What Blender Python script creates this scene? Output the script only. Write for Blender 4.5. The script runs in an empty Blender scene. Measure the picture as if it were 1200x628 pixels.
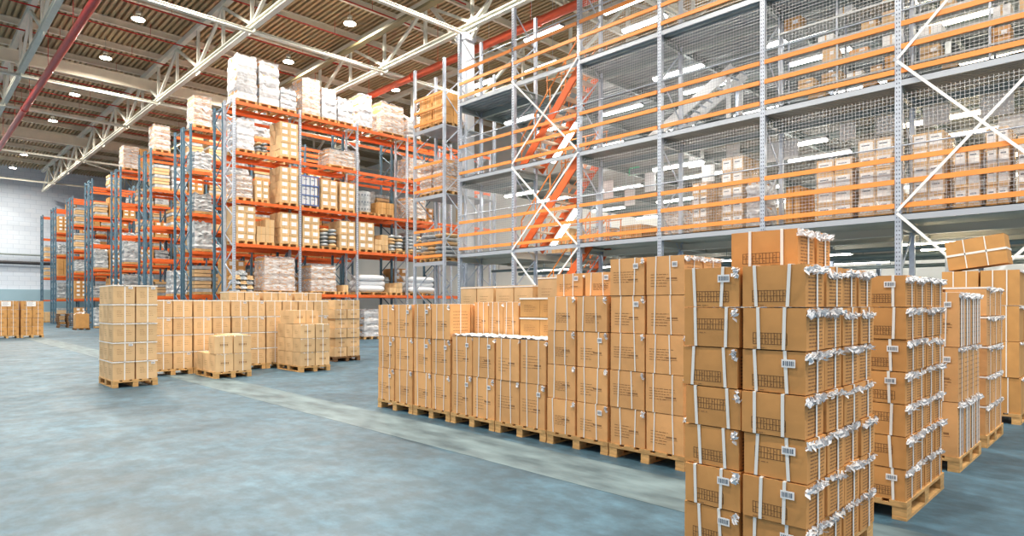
import bpy, math, random
from mathutils import Vector, Matrix
SC = bpy.context.scene
COL = SC.collection
PI = math.pi
R0 = random.Random(7)

# ------------------------------------------------------------------ materials
def lin(c):
    return tuple((x/12.92 if x <= .04045 else ((x+.055)/1.055)**2.4) for x in c)
def rgb(r, g, b): return lin((r/255, g/255, b/255))
MATS = {}
def mat(name, col, rough=.6, metal=0., var=0., scale=6., col2=None, bump=0., bscale=40., rnd=0., emit=0., alpha=None, stretch=None, spec=.5, det=4.):
    if name in MATS: return MATS[name]
    m = bpy.data.materials.new(name); m.use_nodes = True
    nt = m.node_tree; N = nt.nodes; L = nt.links
    b = N['Principled BSDF']
    b.inputs['Roughness'].default_value = rough
    b.inputs['Metallic'].default_value = metal
    b.inputs['Specular IOR Level'].default_value = spec
    out = None
    tc = N.new('ShaderNodeTexCoord')
    src = tc.outputs['Object']
    if stretch:
        mp = N.new('ShaderNodeMapping'); mp.inputs['Scale'].default_value = stretch
        L.new(src, mp.inputs['Vector']); src = mp.outputs['Vector']
    c1 = (*col, 1)
    if var > 0 or col2 is not None:
        nz = N.new('ShaderNodeTexNoise'); nz.inputs['Scale'].default_value = scale; nz.inputs['Detail'].default_value = det
        L.new(src, nz.inputs['Vector'])
        rp = N.new('ShaderNodeValToRGB')
        rp.color_ramp.elements[0].position = .35; rp.color_ramp.elements[1].position = .68
        a = tuple(x*(1-var) for x in col); z = col2 if col2 is not None else tuple(min(1, x*(1+var)) for x in col)
        rp.color_ramp.elements[0].color = (*a, 1); rp.color_ramp.elements[1].color = (*z, 1)
        L.new(nz.outputs['Fac'], rp.inputs['Fac']); out = rp.outputs['Color']
    if rnd > 0:
        oi = N.new('ShaderNodeObjectInfo'); mr = N.new('ShaderNodeMapRange')
        mr.inputs['To Min'].default_value = 1-rnd; mr.inputs['To Max'].default_value = 1+rnd
        L.new(oi.outputs['Random'], mr.inputs['Value'])
        hs = N.new('ShaderNodeHueSaturation'); L.new(mr.outputs['Result'], hs.inputs['Value'])
        if out: L.new(out, hs.inputs['Color'])
        else: hs.inputs['Color'].default_value = c1
        out = hs.outputs['Color']
    if out: L.new(out, b.inputs['Base Color'])
    else: b.inputs['Base Color'].default_value = c1
    if bump > 0:
        n2 = N.new('ShaderNodeTexNoise'); n2.inputs['Scale'].default_value = bscale; n2.inputs['Detail'].default_value = 3
        L.new(src, n2.inputs['Vector'])
        bp = N.new('ShaderNodeBump'); bp.inputs['Strength'].default_value = bump; bp.inputs['Distance'].default_value = .02
        L.new(n2.outputs['Fac'], bp.inputs['Height']); L.new(bp.outputs['Normal'], b.inputs['Normal'])
    if emit > 0:
        b.inputs['Emission Color'].default_value = c1; b.inputs['Emission Strength'].default_value = emit
    if alpha is not None:
        n3 = N.new('ShaderNodeTexNoise'); n3.inputs['Scale'].default_value = 5
        L.new(src, n3.inputs['Vector'])
        m3 = N.new('ShaderNodeMapRange'); m3.inputs['From Min'].default_value = .35; m3.inputs['From Max'].default_value = .65
        m3.inputs['To Min'].default_value = alpha[0]; m3.inputs['To Max'].default_value = alpha[1]
        L.new(n3.outputs['Fac'], m3.inputs['Value']); L.new(m3.outputs['Result'], b.inputs['Alpha'])
    MATS[name] = m
    return m

CARDN = mat('cardboard_brown', rgb(206, 150, 90), .7, var=.07, scale=4, rnd=.08, bump=.15, bscale=9, spec=.35)
CARD = mat('cardboard', rgb(218, 166, 112), .75, var=.06, scale=5, rnd=.10, bump=.12, bscale=14, spec=.3)
CARD2 = mat('cardboard_far', rgb(216, 182, 138), .8, var=.08, scale=4, rnd=.12)
CARD3 = mat('cardboard_ochre', rgb(200, 150, 90), .75, var=.08, scale=4, rnd=.08)
INK = mat('print_ink', rgb(144, 104, 66), .8)
INKD = mat('print_ink_dark', rgb(96, 68, 44), .8)
TAPE = mat('packing_tape', rgb(214, 172, 118), .3)
STRAP = mat('white_strap', rgb(240, 240, 238), .4)
PAPER = mat('label_paper', rgb(244, 244, 246), .6)
BAR = mat('barcode_ink', rgb(110, 120, 135), .6)
FILMB = mat('crumpled_film_white', rgb(238, 240, 248), .25, var=.12, scale=60)
WOOD = mat('pallet_wood', rgb(206, 164, 108), .8, var=.2, scale=9, rnd=.15, stretch=(1, 1, 4))
WOODD = mat('old_pallet_wood', rgb(120, 88, 58), .85, var=.25, scale=9, rnd=.2)
ORANGE = mat('orange_beam_paint', rgb(226, 104, 44), .45, var=.06, scale=3)
ORANGE2 = mat('orange_guard_paint', rgb(240, 150, 74), .4, var=.04, scale=3)
STEELB = mat('blue_grey_upright', rgb(132, 158, 178), .4, .35, var=.08, scale=8)
STEELD = mat('teal_blue_upright', rgb(78, 112, 134), .45, .3, var=.1, scale=8)
GALV = mat('galvanised_steel', rgb(186, 196, 212), .38, .45, var=.08, scale=10)
GALVD = mat('galvanised_hole', rgb(96, 104, 122), .6)
DECKM = mat('deck_sheet', rgb(150, 160, 166), .35, .5, var=.12, scale=2)
DECKE = mat('deck_edge', rgb(176, 184, 196), .4, .3)
GIRD = mat('girder_paint', rgb(132, 146, 146), .5, .1)
WIRE = mat('mesh_wire', rgb(196, 198, 204), .4, .4)
ROOF = mat('roof_sheet', rgb(176, 154, 120), .5, .2, var=.08, scale=.5)
TRUSS = mat('truss_paint', rgb(214, 214, 204), .5, var=.05, scale=2)
PURL = mat('purlin_paint', rgb(222, 214, 198), .5, var=.05, scale=2)
TRAY = mat('cable_tray_paint', rgb(120, 110, 80), .6)
REDP = mat('red_pipe_paint', rgb(176, 44, 38), .4, var=.08, scale=3)
REDO = mat('orange_pipe_paint', rgb(208, 84, 50), .4, var=.08, scale=3)
WHITE = mat('white_paint', rgb(236, 238, 240), .5)
CONC = mat('column_paint', rgb(222, 228, 236), .6, var=.04, scale=3)
PLAST = mat('white_bag_plastic', rgb(232, 236, 244), .3, bump=.5, bscale=9)
DARK = mat('dark_plastic', rgb(50, 52, 58), .6)
BLUE = mat('blue_plastic', rgb(84, 112, 168), .5)
GREEN = mat('exit_sign_green', rgb(60, 170, 120), .5, emit=.5)
FILM = mat('stretch_film', rgb(216, 221, 228), .22, var=.08, scale=2.5, bump=.35, bscale=7, alpha=(.25, .75), spec=.9, stretch=(1,1,3.5))
FOIL = mat('milky_stretch_film', rgb(222, 227, 236), .28, var=.06, scale=2.5, bump=.35, bscale=8, alpha=(.66, .97), spec=.9, stretch=(1,1,3.5))
FILMC = mat('clear_stretch_film', rgb(236, 238, 244), .18, bump=.7, bscale=6, alpha=(.0, .28), spec=.8)
FILMF = mat('far_stretch_film', rgb(170, 180, 188), .35, var=.25, scale=3, col2=rgb(206, 212, 218), bump=.4, bscale=10, rnd=.15)
TUBEW = mat('warm_tube_light', (1, .86, .62), .4, emit=15.)
TUBE = mat('tube_light', (1, .97, .9), .4, emit=15.)
LAMP = mat('lamp_glass', (1, .93, .78), .4, emit=30.)
HOUS = mat('lamp_housing', rgb(190, 190, 186), .4, .4)

# ------------------------------------------------------------------ mesh helper
class MB:
    def __init__(s): s.v = []; s.f = []; s.m = []; s.sm = []
    def add(s, vs, fs, mi=0, sm=False):
        b = len(s.v); s.v += [tuple(v) for v in vs]
        for f in fs: s.f.append(tuple(b+i for i in f)); s.m.append(mi); s.sm.append(sm)
    def box(s, x0, y0, z0, x1, y1, z1, mi=0):
        s.add([(x0,y0,z0),(x1,y0,z0),(x1,y1,z0),(x0,y1,z0),(x0,y0,z1),(x1,y0,z1),(x1,y1,z1),(x0,y1,z1)],
              [(0,3,2,1),(4,5,6,7),(0,1,5,4),(1,2,6,5),(2,3,7,6),(3,0,4,7)], mi)
    def bar(s, p, q, w, h, mi=0, up=(0,0,1)):
        p = Vector(p); q = Vector(q); d = (q-p).normalized(); u = Vector(up)
        if abs(d.dot(u)) > .98: u = Vector((1, 0, 0))
        a = d.cross(u).normalized()*(w/2); b = a.cross(d).normalized()*(h/2)
        vs = [p-a-b, p+a-b, p+a+b, p-a+b, q-a-b, q+a-b, q+a+b, q-a+b]
        s.add(vs, [(0,1,2,3),(7,6,5,4),(0,4,5,1),(1,5,6,2),(2,6,7,3),(3,7,4,0)], mi)
    def tube(s, p, q, r, n=10, mi=0, r2=None, cap=True):
        p = Vector(p); q = Vector(q); d = (q-p).normalized(); r2 = r if r2 is None else r2
        u = Vector((0,0,1)) if abs(d.z) < .9 else Vector((1,0,0))
        a = d.cross(u).normalized(); b = a.cross(d).normalized()
        vs = [p+(a*math.cos(2*PI*i/n)+b*math.sin(2*PI*i/n))*r for i in range(n)]+[q+(a*math.cos(2*PI*i/n)+b*math.sin(2*PI*i/n))*r2 for i in range(n)]
        s.add(vs, [(i,(i+1)%n,n+(i+1)%n,n+i) for i in range(n)], mi, True)
        if cap:
            s.add(vs, [tuple(range(n-1,-1,-1)), tuple(range(n,2*n))], mi)
    def quad(s, a, b, c, d, mi=0): s.add([a,b,c,d], [(0,1,2,3)], mi)
    def mesh(s, name, mats):
        me = bpy.data.meshes.new(name); me.from_pydata(s.v, [], s.f)
        for m in (mats if isinstance(mats, (list, tuple)) else [mats]): me.materials.append(m)
        me.polygons.foreach_set('material_index', s.m); me.polygons.foreach_set('use_smooth', s.sm)
        me.update(); return me
    def build(s, name, mats, parent=None, loc=(0,0,0), rot=(0,0,0)):
        return link(name, s.mesh(name, mats), parent, loc, rot)

def link(name, me, parent=None, loc=(0,0,0), rot=(0,0,0)):
    o = bpy.data.objects.new(name, me); COL.objects.link(o)
    o.location = loc; o.rotation_euler = rot
    if parent is not None: o.parent = parent
    return o
def empty(name, loc=(0,0,0), rz=0):
    o = link(name, None, None, loc, (0,0,rz)); o.empty_display_size = .2; return o
def tag(o, label, cat, group=None):
    o['label'] = label; o['category'] = cat
    if group: o['group'] = group
    return o
def struct(o): o['kind'] = 'structure'; return o
def copy_tree(o, parent=None):
    c = o.copy(); COL.objects.link(c); c.parent = parent
    for ch in list(o.children): copy_tree(ch, c)
    return c
ORD = ['bottom','second','third','fourth','fifth','sixth','seventh','eighth','ninth','tenth','eleventh','twelfth','thirteenth','fourteenth']
NTH = ['first']+ORD[1:]

# ------------------------------------------------------------------ cartons
CACHE = {}
def carton_mesh(sx, sy, sz, style, var, cm):
    key = ('c', round(sx,3), round(sy,3), round(sz,3), style, var, cm.name)
    if key in CACHE: return CACHE[key]
    rg = random.Random(hash((round(sx*1000), round(sy*1000), round(sz*1000), len(style), ord(style[0]), var)) & 0xffff)
    b = MB(); n = 5; hx, hy = sx/2, sy/2
    amp = {}
    faces = {'-x': (Vector((-hx,hy,0)), Vector((0,-sy,0)), Vector((0,0,sz)), Vector((-1,0,0))),
             '+x': (Vector((hx,-hy,0)), Vector((0,sy,0)), Vector((0,0,sz)), Vector((1,0,0))),
             '-y': (Vector((-hx,-hy,0)), Vector((sx,0,0)), Vector((0,0,sz)), Vector((0,-1,0))),
             '+y': (Vector((hx,hy,0)), Vector((-sx,0,0)), Vector((0,0,sz)), Vector((0,1,0))),
             '+z': (Vector((-hx,-hy,sz)), Vector((sx,0,0)), Vector((0,sy,0)), Vector((0,0,1))),
             '-z': (Vector((-hx,hy,0)), Vector((sx,0,0)), Vector((0,-sy,0)), Vector((0,0,-1)))}
    for k, (o, u, v, nn) in faces.items():
        a = rg.uniform(.001, .007) if k[1] != 'z' else -.004
        cx, cy = rg.uniform(.3,.7), rg.uniform(.3,.7)
        amp[k] = lambda s, t, a=a, o=o, u=u, v=v, nn=nn, off=0.: o+u*s+v*t+nn*(a*math.sin(PI*s)*math.sin(PI*t)+off)
        vs = [amp[k](i/n, j/n) for j in range(n+1) for i in range(n+1)]
        b.add(vs, [(j*(n+1)+i, j*(n+1)+i+1, (j+1)*(n+1)+i+1, (j+1)*(n+1)+i) for j in range(n) for i in range(n)], 0, True)
    def patch(k, s0, t0, s1, t1, mi, off=.0012):
        g = amp[k]; m = max(1, int(abs(s1-s0)*5)); mm = max(1, int(abs(t1-t0)*5))
        for i in range(m):
            for j in range(mm):
                a0, a1 = s0+(s1-s0)*i/m, s0+(s1-s0)*(i+1)/m; c0, c1 = t0+(t1-t0)*j/mm, t0+(t1-t0)*(j+1)/mm
                b.quad(g(a0,c0,off=off), g(a1,c0,off=off), g(a1,c1,off=off), g(a0,c1,off=off), mi)
    def dash(k, s0, s1, t, h, W):
        s = s0
        while s < s1:
            l = rg.uniform(.02, .05)/W
            patch(k, s, t, min(s+l, s1), t+h, 1); s += l+rg.uniform(.006, .012)/W
    def lines(k, s0, s1, t0, t1, nl, W, ragged=True):
        for i in range(nl):
            t = t1-(t1-t0)*i/max(1, nl-1)
            dash(k, s0, s1-(rg.uniform(0,.4)*(s1-s0) if ragged else 0), t, .006/sz, W)
    if style == 'grid':
        t0 = rg.choice([.12, .15, .44, .13]); s0 = rg.uniform(.14, .24); s1 = s0+rg.uniform(.54,.60); hh = .27
        lw = .003/sy; lh = .003/sz
        for i in range(3): patch('-x', s0, t0+hh*i/2, s1, t0+hh*i/2+lh, 2)
        for i in range(12): s = s0+(s1-s0)*i/11; patch('-x', s, t0, s+lw, t0+hh, 2)
        for i in range(11):
            for r in range(2):
                if rg.random() < .5:
                    s = s0+(s1-s0)*(i+.25)/11; t = t0+hh*(r/2+.2); patch('-x', s, t, s+(s1-s0)/26, t+hh*.1, 1)
        dash('-x', s0, s0+.22, t0-.09, .02, sy)
        for j in range(9): dash('-y', .14, .86, .08+.085*j, .03, sx)
    elif style == 'text':
        a = rg.choice([0, 1, 2])
        if a == 0: lines('-x', .12, .62, .22, .52, 5, sy)
        elif a == 1: lines('-x', .30, .88, .25, .50, 6, sy)
        else: lines('-x', .10, .80, .35, .62, 5, sy)
        patch('-x', .55, .40, .82, .44, 1); patch('-x', .50, .36, .84, .37, 1)
        for j in range(8): dash('-y', .14, .86, .15+.09*j, .014, sx)
    elif style == 'plain':
        lines('-y', .18, .48, .35, .62, 4, sx, True); lines('-y', .58, .85, .38, .6, 3, sx, True)
        lines('-x', .2, .8, .3, .6, 4, sy)
    elif style == 'mark':
        patch('-y', .25, .35, .75, .36, 1); patch('-y', .25, .6, .75, .61, 1)
        for i in range(6): patch('-y', .28+i*.08, .42, .33+i*.08, .54, 1)
        lines('-x', .25, .75, .35, .55, 3, sy)
    elif style == 'big':
        pass
    # flap seam and tape over the top and down the short sides
    if style in ('grid', 'mark', 'big'):
        patch('+z', 0, .5-.025/sy, 1, .5+.025/sy, 3)
    else:
        patch('+z', .5-.025/sx, 0, .5+.025/sx, 1, 3)
    me = b.mesh('carton', [cm, INK, INKD, TAPE]); CACHE[key] = me; return me

def loop_strap(sx, sy, sz, axis, at, w, tilt=0., off=.007):
    key = ('s', round(sx,3), round(sy,3), round(sz,3), axis, round(at,3), w, round(tilt,3))
    if key in CACHE: return CACHE[key]
    b = MB(); hx, hy = sx/2+off, sy/2+off; zt = sz+.002; th = .002
    if axis == 'x':    # loop in the x-z plane, crossing the -x face, at y
        y = at*sy; pts = [(-hx, y-tilt, .001), (-hx, y+tilt, zt), (hx, y+tilt, zt), (hx, y-tilt, .001)]
        wv = Vector((0, w/2, 0))
    elif axis == 'y':
        x = at*sx; pts = [(x-tilt, -hy, .001), (x+tilt, -hy, zt), (x+tilt, hy, zt), (x-tilt, hy, .001)]
        wv = Vector((w/2, 0, 0))
    else:
        z = at*sz; pts = [(-hx, -hy, z), (hx, -hy, z), (hx, hy, z), (-hx, hy, z)]; wv = Vector((0, 0, w/2))
    c = Vector((0,0,sz/2)) if axis != 'z' else Vector((0,0,at*sz))
    rng = range(3) if axis != 'z' else range(4)
    for i in rng:
        p, q = Vector(pts[i]), Vector(pts[(i+1)%4]); mid = (p+q)/2; nrm = (mid-c)
        if axis == 'x': nrm = Vector((nrm.x, 0, 0)) if i != 1 else Vector((0,0,1))
        elif axis == 'y': nrm = Vector((0, nrm.y, 0)) if i != 1 else Vector((0,0,1))
        nrm = nrm.normalized()*th
        b.add([p-wv, p+wv, q+wv, q-wv, p-wv+nrm, p+wv+nrm, q+wv+nrm, q-wv+nrm], [(0,1,2,3),(7,6,5,4),(0,4,5,1),(2,6,7,3),(0,3,7,4),(1,5,6,2)])
    me = b.mesh('strap', STRAP); CACHE[key] = me; return me

def label_mesh(w, h, face, kind=0):
    key = ('l', round(w,3), round(h,3), face, kind)
    if key in CACHE: return CACHE[key]
    b = MB()
    def q(u0, v0, u1, v1, o, mi):
        if face == '-x': b.box(-.0015-o, -u1, v0, -o, -u0, v1, mi)
        else: b.box(u0, -.0015-o, v0, u1, -o, v1, mi)
    q(-w/2, -h/2, w/2, h/2, 0, 0)
    rg = random.Random(kind)
    if kind < 5:
        u = -w*.40
        while u < w*.38:
            d = rg.uniform(.004, .009); q(u, -h*.28, min(u+d, w*.4), h*.30, .0012, 1); u += d+rg.uniform(.003, .006)
    else:
        for i in range(4): q(-w*.4, h*(.3-.2*i), w*rg.uniform(.1,.4), h*(.3-.2*i)+.012, .0012, 1)
    me = b.mesh('shipping_label', [PAPER, BAR]); CACHE[key] = me; return me

def bunch_mesh(p, q, r, n, seed, lim=None):
    """crumpled plastic film gathered between p and q"""
    key = ('b', lim, tuple(round(x,3) for x in p), tuple(round(x,3) for x in q), r, n, seed)
    if key in CACHE: return CACHE[key]
    rg = random.Random(seed); b = MB(); p = Vector(p); q = Vector(q)
    for i in range(n):
        c = p.lerp(q, (i+rg.random())/n)+Vector([rg.gauss(0, r*.35) for _ in range(3)])
        ax = [Vector([rg.gauss(0,1) for _ in range(3)]).normalized()*r*rg.uniform(.5,1.2) for _ in range(2)]
        m = c+(ax[0]+ax[1])*.5+Vector((0,0,rg.uniform(-.3,.3)*r))
        vs = [c-ax[0], c+ax[1]*.4, c+ax[0], c-ax[1], m]
        if lim: vs = [Vector((min(max(v.x, -lim[0]-.06), lim[0]), min(max(v.y, -lim[1]-lim[3]), lim[1] if abs(p.x-q.x) < .02 else -lim[1]+.002), min(max(v.z, .01), lim[2]))) for v in vs]
        b.add(vs, [(0,1,4),(1,2,4),(2,3,4),(3,0,4)])
    me = b.mesh('crumpled_film', FILMB); CACHE[key] = me; return me

def make_carton(sx, sy, sz, style, rg, loc, rz=0, cm=None, tilt=(0,0), film=None, lab=True, yfree=True):
    """a strapped carton; its base centre at loc"""
    var = rg.randrange(4)
    o = link('carton', carton_mesh(sx, sy, sz, style, var, cm or (CARDN if style == 'grid' else CARD)), None, loc, (tilt[0], tilt[1], rz))
    if style == 'grid':
        t = rg.choice([-.006, -.003, 0, .003, .006]); a, c = rg.choice([.20,.24,.28,.30]), rg.choice([-.17,-.21,-.25,-.28])
        link('strap', loop_strap(sx,sy,sz,'x',a,.019,t), o); link('strap', loop_strap(sx,sy,sz,'x',c,.019,rg.choice([t,-t])), o)
        link('strap', loop_strap(sx,sy,sz,'y',.05,.022), o)
        if lab and rg.random() < .6:
            link('shipping_label', label_mesh(.078, .046, '-x', rg.randrange(4)), o, (-sx/2-.0105, -sy*rg.uniform(.22,.26), sz*.72))
    elif style == 'text':
        t = rg.choice([-.006, 0, .006]); a, c = rg.choice([.20,.24,.28]), rg.choice([-.15,-.19,-.23])
        link('strap', loop_strap(sx,sy,sz,'x',a,.012,t), o); link('strap', loop_strap(sx,sy,sz,'x',c,.012,-t), o)
        link('strap', loop_strap(sx,sy,sz,'y',0,.014), o)
        if lab and rg.random() < .5:
            link('shipping_label', label_mesh(.062, .056, '-x', 1), o, (-sx/2-.0105, -sy*.27, sz*.78))
    elif style == 'plain':
        link('strap', loop_strap(sx,sy,sz,'y',.04,.02), o); link('strap', loop_strap(sx,sy,sz,'z',.96,.02), o)
        if lab and rg.random() < .5:
            link('shipping_label', label_mesh(.075, .045, '-y', 2), o, (sx*.30, -sy/2-.0105, sz*.85))
    elif style == 'mark':
        link('strap', loop_strap(sx,sy,sz,'y',0,.018), o)
    elif style == 'big':
        link('strap', loop_strap(sx,sy,sz,'x',.18,.014), o); link('strap', loop_strap(sx,sy,sz,'x',-.18,.014), o)
    if film:
        s = rg.randrange(8)
        hx, hy = sx/2, sy/2; lim = (hx, hy, sz, .06 if yfree else .009)
        if film == 'side':    # along the top edge of the -y side
            dz = (.02, .035, .015, .05)[s % 4]
            link('crumpled_film', bunch_mesh((-hx+.01,-hy-.012,sz-dz), (hx-.01,-hy-.012,sz-.02-(.03 if s > 5 else 0)), (.018, .024, .028)[s % 3], 58, s, lim), o)
        elif film == 'corner':
            link('crumpled_film', bunch_mesh((-hx-.012,-hy+.02,sz-.06), (-hx-.012,-hy+.02,sz-.01), .022, 18, s, lim), o)
        elif film == 'both':
            link('crumpled_film', bunch_mesh((-hx-.012,-hy-.012,sz-.035), (hx,-hy-.014,sz-.02), .025, 70, s, lim), o)
        elif film == 'edge':
            link('crumpled_film', bunch_mesh((-hx+.02,-hy-.008,sz-.01), (hx-.02,-hy-.008,sz-.01), .016, 20, s, lim), o)
        elif film == 'down':
            link('strap', loop_strap(sx,sy,sz,'y',-.22,.045), o); link('strap', loop_strap(sx,sy,sz,'y',.26,.03), o)
            link('crumpled_film', bunch_mesh((-hx+.01,-hy-.014,sz-.03), (hx-.01,-hy-.014,sz-.03), .028, 50, s, lim), o)
    return o

# ------------------------------------------------------------------ pallets
def pallet(loc, sx, sy, label, group=None, wood=None, rz=0, long='y', cat=True):
    wood = wood or WOOD
    key = ('p', round(sx,3), round(sy,3), long, wood.name)
    if key not in CACHE:
        d = MB(); bl = MB(); bt = MB()
        L, W = (sy, sx) if long == 'y' else (sx, sy)
        def bx(m, a0, b0, z0, a1, b1, z1):
            if long == 'y': m.box(b0, a0, z0, b1, a1, z1)
            else: m.box(a0, b0, z0, a1, b1, z1)
        nb = 5; bw = W/nb*.74
        for i in range(nb):
            c = -W/2+bw/2+(W-bw)*i/(nb-1); bx(d, -L/2, c-bw/2, .122, L/2, c+bw/2, .144)
        for i in range(3):
            c = -L/2+.07+(L-.14)*i/2; bx(d, c-.07, -W/2, .1, c+.07, W/2, .122)
        bl.box(-.065, -.05, .022, .065, .05, .1) if long == 'x' else bl.box(-.05, -.065, .022, .05, .065, .1)
        bx(bt, -L/2, -.05, 0, L/2, .05, .022)
        CACHE[key] = (d.mesh('deck_board', wood), bl.mesh('block', wood), bt.mesh('bottom_board', wood), L, W)
    d, bl, bt, L, W = CACHE[key]
    o = empty('wooden_pallet', loc, rz)
    link('slatted_deck', d, o)
    for i in range(3):
        b = -W/2+.05+(W-.1)*i/2
        bo = link('bottom_board', bt, o, (b, 0, 0) if long == 'y' else (0, b, 0))
        for j in range(3):
            a = -L/2+.07+(L-.14)*j/2
            link('block', bl, o, (b, a, 0) if long == 'y' else (a, b, 0))
    tag(o, label, 'pallet', group)
    return o

def stack(where, x0, y0, nx, ny, sx, sy, sz, layers, style, seed, keep=None, film=None, long='x', colname=None, group=None,
          pal=True, jit=.008, cm=None, wood=None, z0=None, skipz=None, label_pallet=None, prefix='strapped carton', overhang=.0, lean=(0,0)):
    """cartons on a pallet; x0,y0 the corner nearest the camera (min x, min y)"""
    rg = random.Random(seed)
    X, Y = nx*sx, ny*sy
    if pal: pallet((x0+X/2, y0+Y/2, 0), X-overhang, Y-overhang, label_pallet or ('wooden pallet under '+where), None, wood, 0, long)
    zb = .1455 if z0 is None else z0
    out = []
    for k in range(layers):
        lx, ly = rg.uniform(-jit, jit)*.8, rg.uniform(-jit, jit)*.8
        for i in range(nx):
            for j in range(ny):
                if keep and not keep(i, j, k): continue
                f = film(i, j, k) if callable(film) else film
                loc = (x0+(i+.5)*sx+lx+rg.uniform(-jit,jit)*.5+lean[0]*k, y0+(j+.5)*sy+ly+rg.uniform(-jit,jit)*.5+lean[1]*k, zb+k*sz)
                o = make_carton(sx-.024, sy-.024, sz-.007, style, rg, loc, rg.uniform(-.01,.01), cm, film=f, yfree=(j == 0))
                cn = colname(i, j) if colname else NTH[i+nx*j]+' column'
                tag(o, f"{prefix}, {ORD[k]} layer, {cn} of {where}", 'carton', group)
                out.append(o)
    return out

# ======================= pallets of cartons on the floor
def fcol(names_y, names_x):
    return lambda i, j: (names_y[j]+(', '+names_x[i] if names_x[i] else '')).strip()
dx4 = ['front', 'second deep', 'third deep', 'rear']
# the tall near stack
flm = lambda i, j, k: 'both' if (j == 0 and i == 0) else ('side' if j == 0 else ('corner' if i == 0 else None))
stack('nearest tall stack', 3.62, 1.335, 4, 2, .31, .39, .249, 7, 'grid', 11, keep=lambda i,j,k: (j == 0 or i == 0), film=flm, jit=.013,
      colname=lambda i, j: ('right ' if j == 0 else 'left ')+dx4[i], group='cartons of the nearest tall stack', label_pallet='wooden pallet under the nearest tall carton stack', overhang=.02)
rg = random.Random(5)
for n_, (x, y) in enumerate([(4.17, 1.77), (4.46, 1.765)]):
    o = make_carton(.24 if n_ else .28, .44, .245, 'grid', rg, (x+.02, y, 1.8905), 0, film='both')
    tag(o, ('brown strapped carton alone on top of the nearest tall stack, barcode facing out', 'brown strapped carton on top of nearest tall stack, behind the other')[n_], 'carton', 'cartons of the nearest tall stack')
# second tall stack
stack('second tall stack from the camera', 5.48, 1.29, 4, 2, .31, .40, .2485, 7, 'grid', 12, keep=lambda i,j,k: (j == 0 or i == 0), film=flm,
      colname=lambda i, j: ('right ' if j == 0 else 'left ')+dx4[i], group='cartons of the second tall stack', label_pallet='wooden pallet under the second tall carton stack')
# upright film-strapped stack
dq = stack('three-layer stack of upright cartons', 7.44, 1.30, 4, 2, .285, .42, .545, 3, 'text', 13, keep=lambda i,j,k: (j == 0 or i == 0),
      film=lambda i,j,k: 'down' if (j == 0 and k != 1) else ('side' if j == 0 else None), colname=lambda i, j: ('right ' if j == 0 else 'left ')+dx4[i],
      group='upright cartons of the three-layer stack', label_pallet='wooden pallet under the stack of tall upright cartons', prefix='tall upright carton')
stack('stack behind the upright cartons', 8.95, 1.30, 3, 2, .38, .42, .345, 5, 'plain', 14, keep=lambda i,j,k: (j == 0 or i == 0), film=lambda i,j,k: 'side' if j == 0 else None,
      colname=lambda i, j: ('right ' if j == 0 else 'left ')+dx4[i], group='cartons behind the upright ones', prefix='brown carton')
stack('farthest stack by the aisle', 11.0, 1.23, 2, 2, .5, .46, .50, 4, 'big', 15, keep=lambda i,j,k: (j == 0 or i == 0), film=lambda i,j,k: 'side' if j == 0 else 'edge',
      colname=lambda i, j: ('right ' if j == 0 else 'left ')+dx4[i], group='large cartons of the farthest stack', prefix='large orange-brown carton', cm=CARD3)
o = make_carton(.45, .70, .42, 'big', rg, (11.3, 1.72, 2.175), .0, CARD3, tilt=(-.13, 0))
link('strap', loop_strap(.45, .70, .42, 'z', .5, .03), o); o.location.z = 2.20
tag(o, 'large tilted carton with crossed white straps lying on the farthest stack', 'carton')

# the long row of pallets facing the aisle
XR = 5.55
cy = ['right', 'left']
def rowstack(nm, y0, y1, layers, sz, seed, keep=None, sx=.40, nx=2, style='text', X=XR, film=None, **kw):
    sy = (y1-y0)/2
    return stack(nm, X, y0, nx, 2, sx, sy, sz, layers, style, seed, keep=keep, film=film or (lambda i,j,k: 'corner' if i == 0 else ('edge' if j == 0 else None)),
          colname=lambda i, j: cy[j]+' '+['front', 'rear', 'third deep'][i], group='cartons of '+nm, long='x', prefix='tall brown carton' if sz > .45 else 'brown carton', **kw)
G = .02
rowstack('pallet at far end of the row', 7.80, 8.75, 3, .505, 21)
rowstack('second pallet from far end of the row', 6.90, 7.78, 3, .508, 22)
rowstack('third pallet from far end of the row', 5.985, 6.88, 2, .54, 23, film=lambda i,j,k: 'corner' if (i == 0 and k == 0) else ('down' if False else 'both'))
rowstack('fourth pallet from far end of the row', 5.075, 5.965, 2, .54, 24, film=lambda i,j,k: 'corner' if (i == 0 and k == 0) else 'both')
rowstack('fifth pallet of the row', 4.155, 5.055, 4, .402, 25, keep=lambda i,j,k: True)
rowstack('pallet at near end of the row', 3.22, 4.135, 5, .402, 26, keep=lambda i,j,k: i == 0 or j == 0, film=lambda i,j,k: 'both' if j == 0 else 'corner')
for n_, (ya, yb) in enumerate([(5.99, 6.87), (5.08, 5.96)]):  # white sheets stand in for glare on the film over the low pallets
    rg = random.Random(140+n_); b = MB(); nx_, ny_ = 9, 18
    vs = [(5.56+.38*i/nx_, ya+(yb-ya)*j/ny_, 1.2285+rg.uniform(0, .028)*(0 if i == 0 and j % 3 == 0 else 1)) for j in range(ny_+1) for i in range(nx_+1)]
    b.add(vs, [(j*(nx_+1)+i, j*(nx_+1)+i+1, (j+1)*(nx_+1)+i+1, (j+1)*(nx_+1)+i) for j in range(ny_) for i in range(nx_)])
    b.box(5.56, ya, 1.2262, 5.94, yb, 1.2275)
    tag(b.build('film_glare_sheet', FILMB), f'white sheet standing for film glare on top of the {["third","fourth"][n_]} low pallet of the row', 'plastic sheet')
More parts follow.
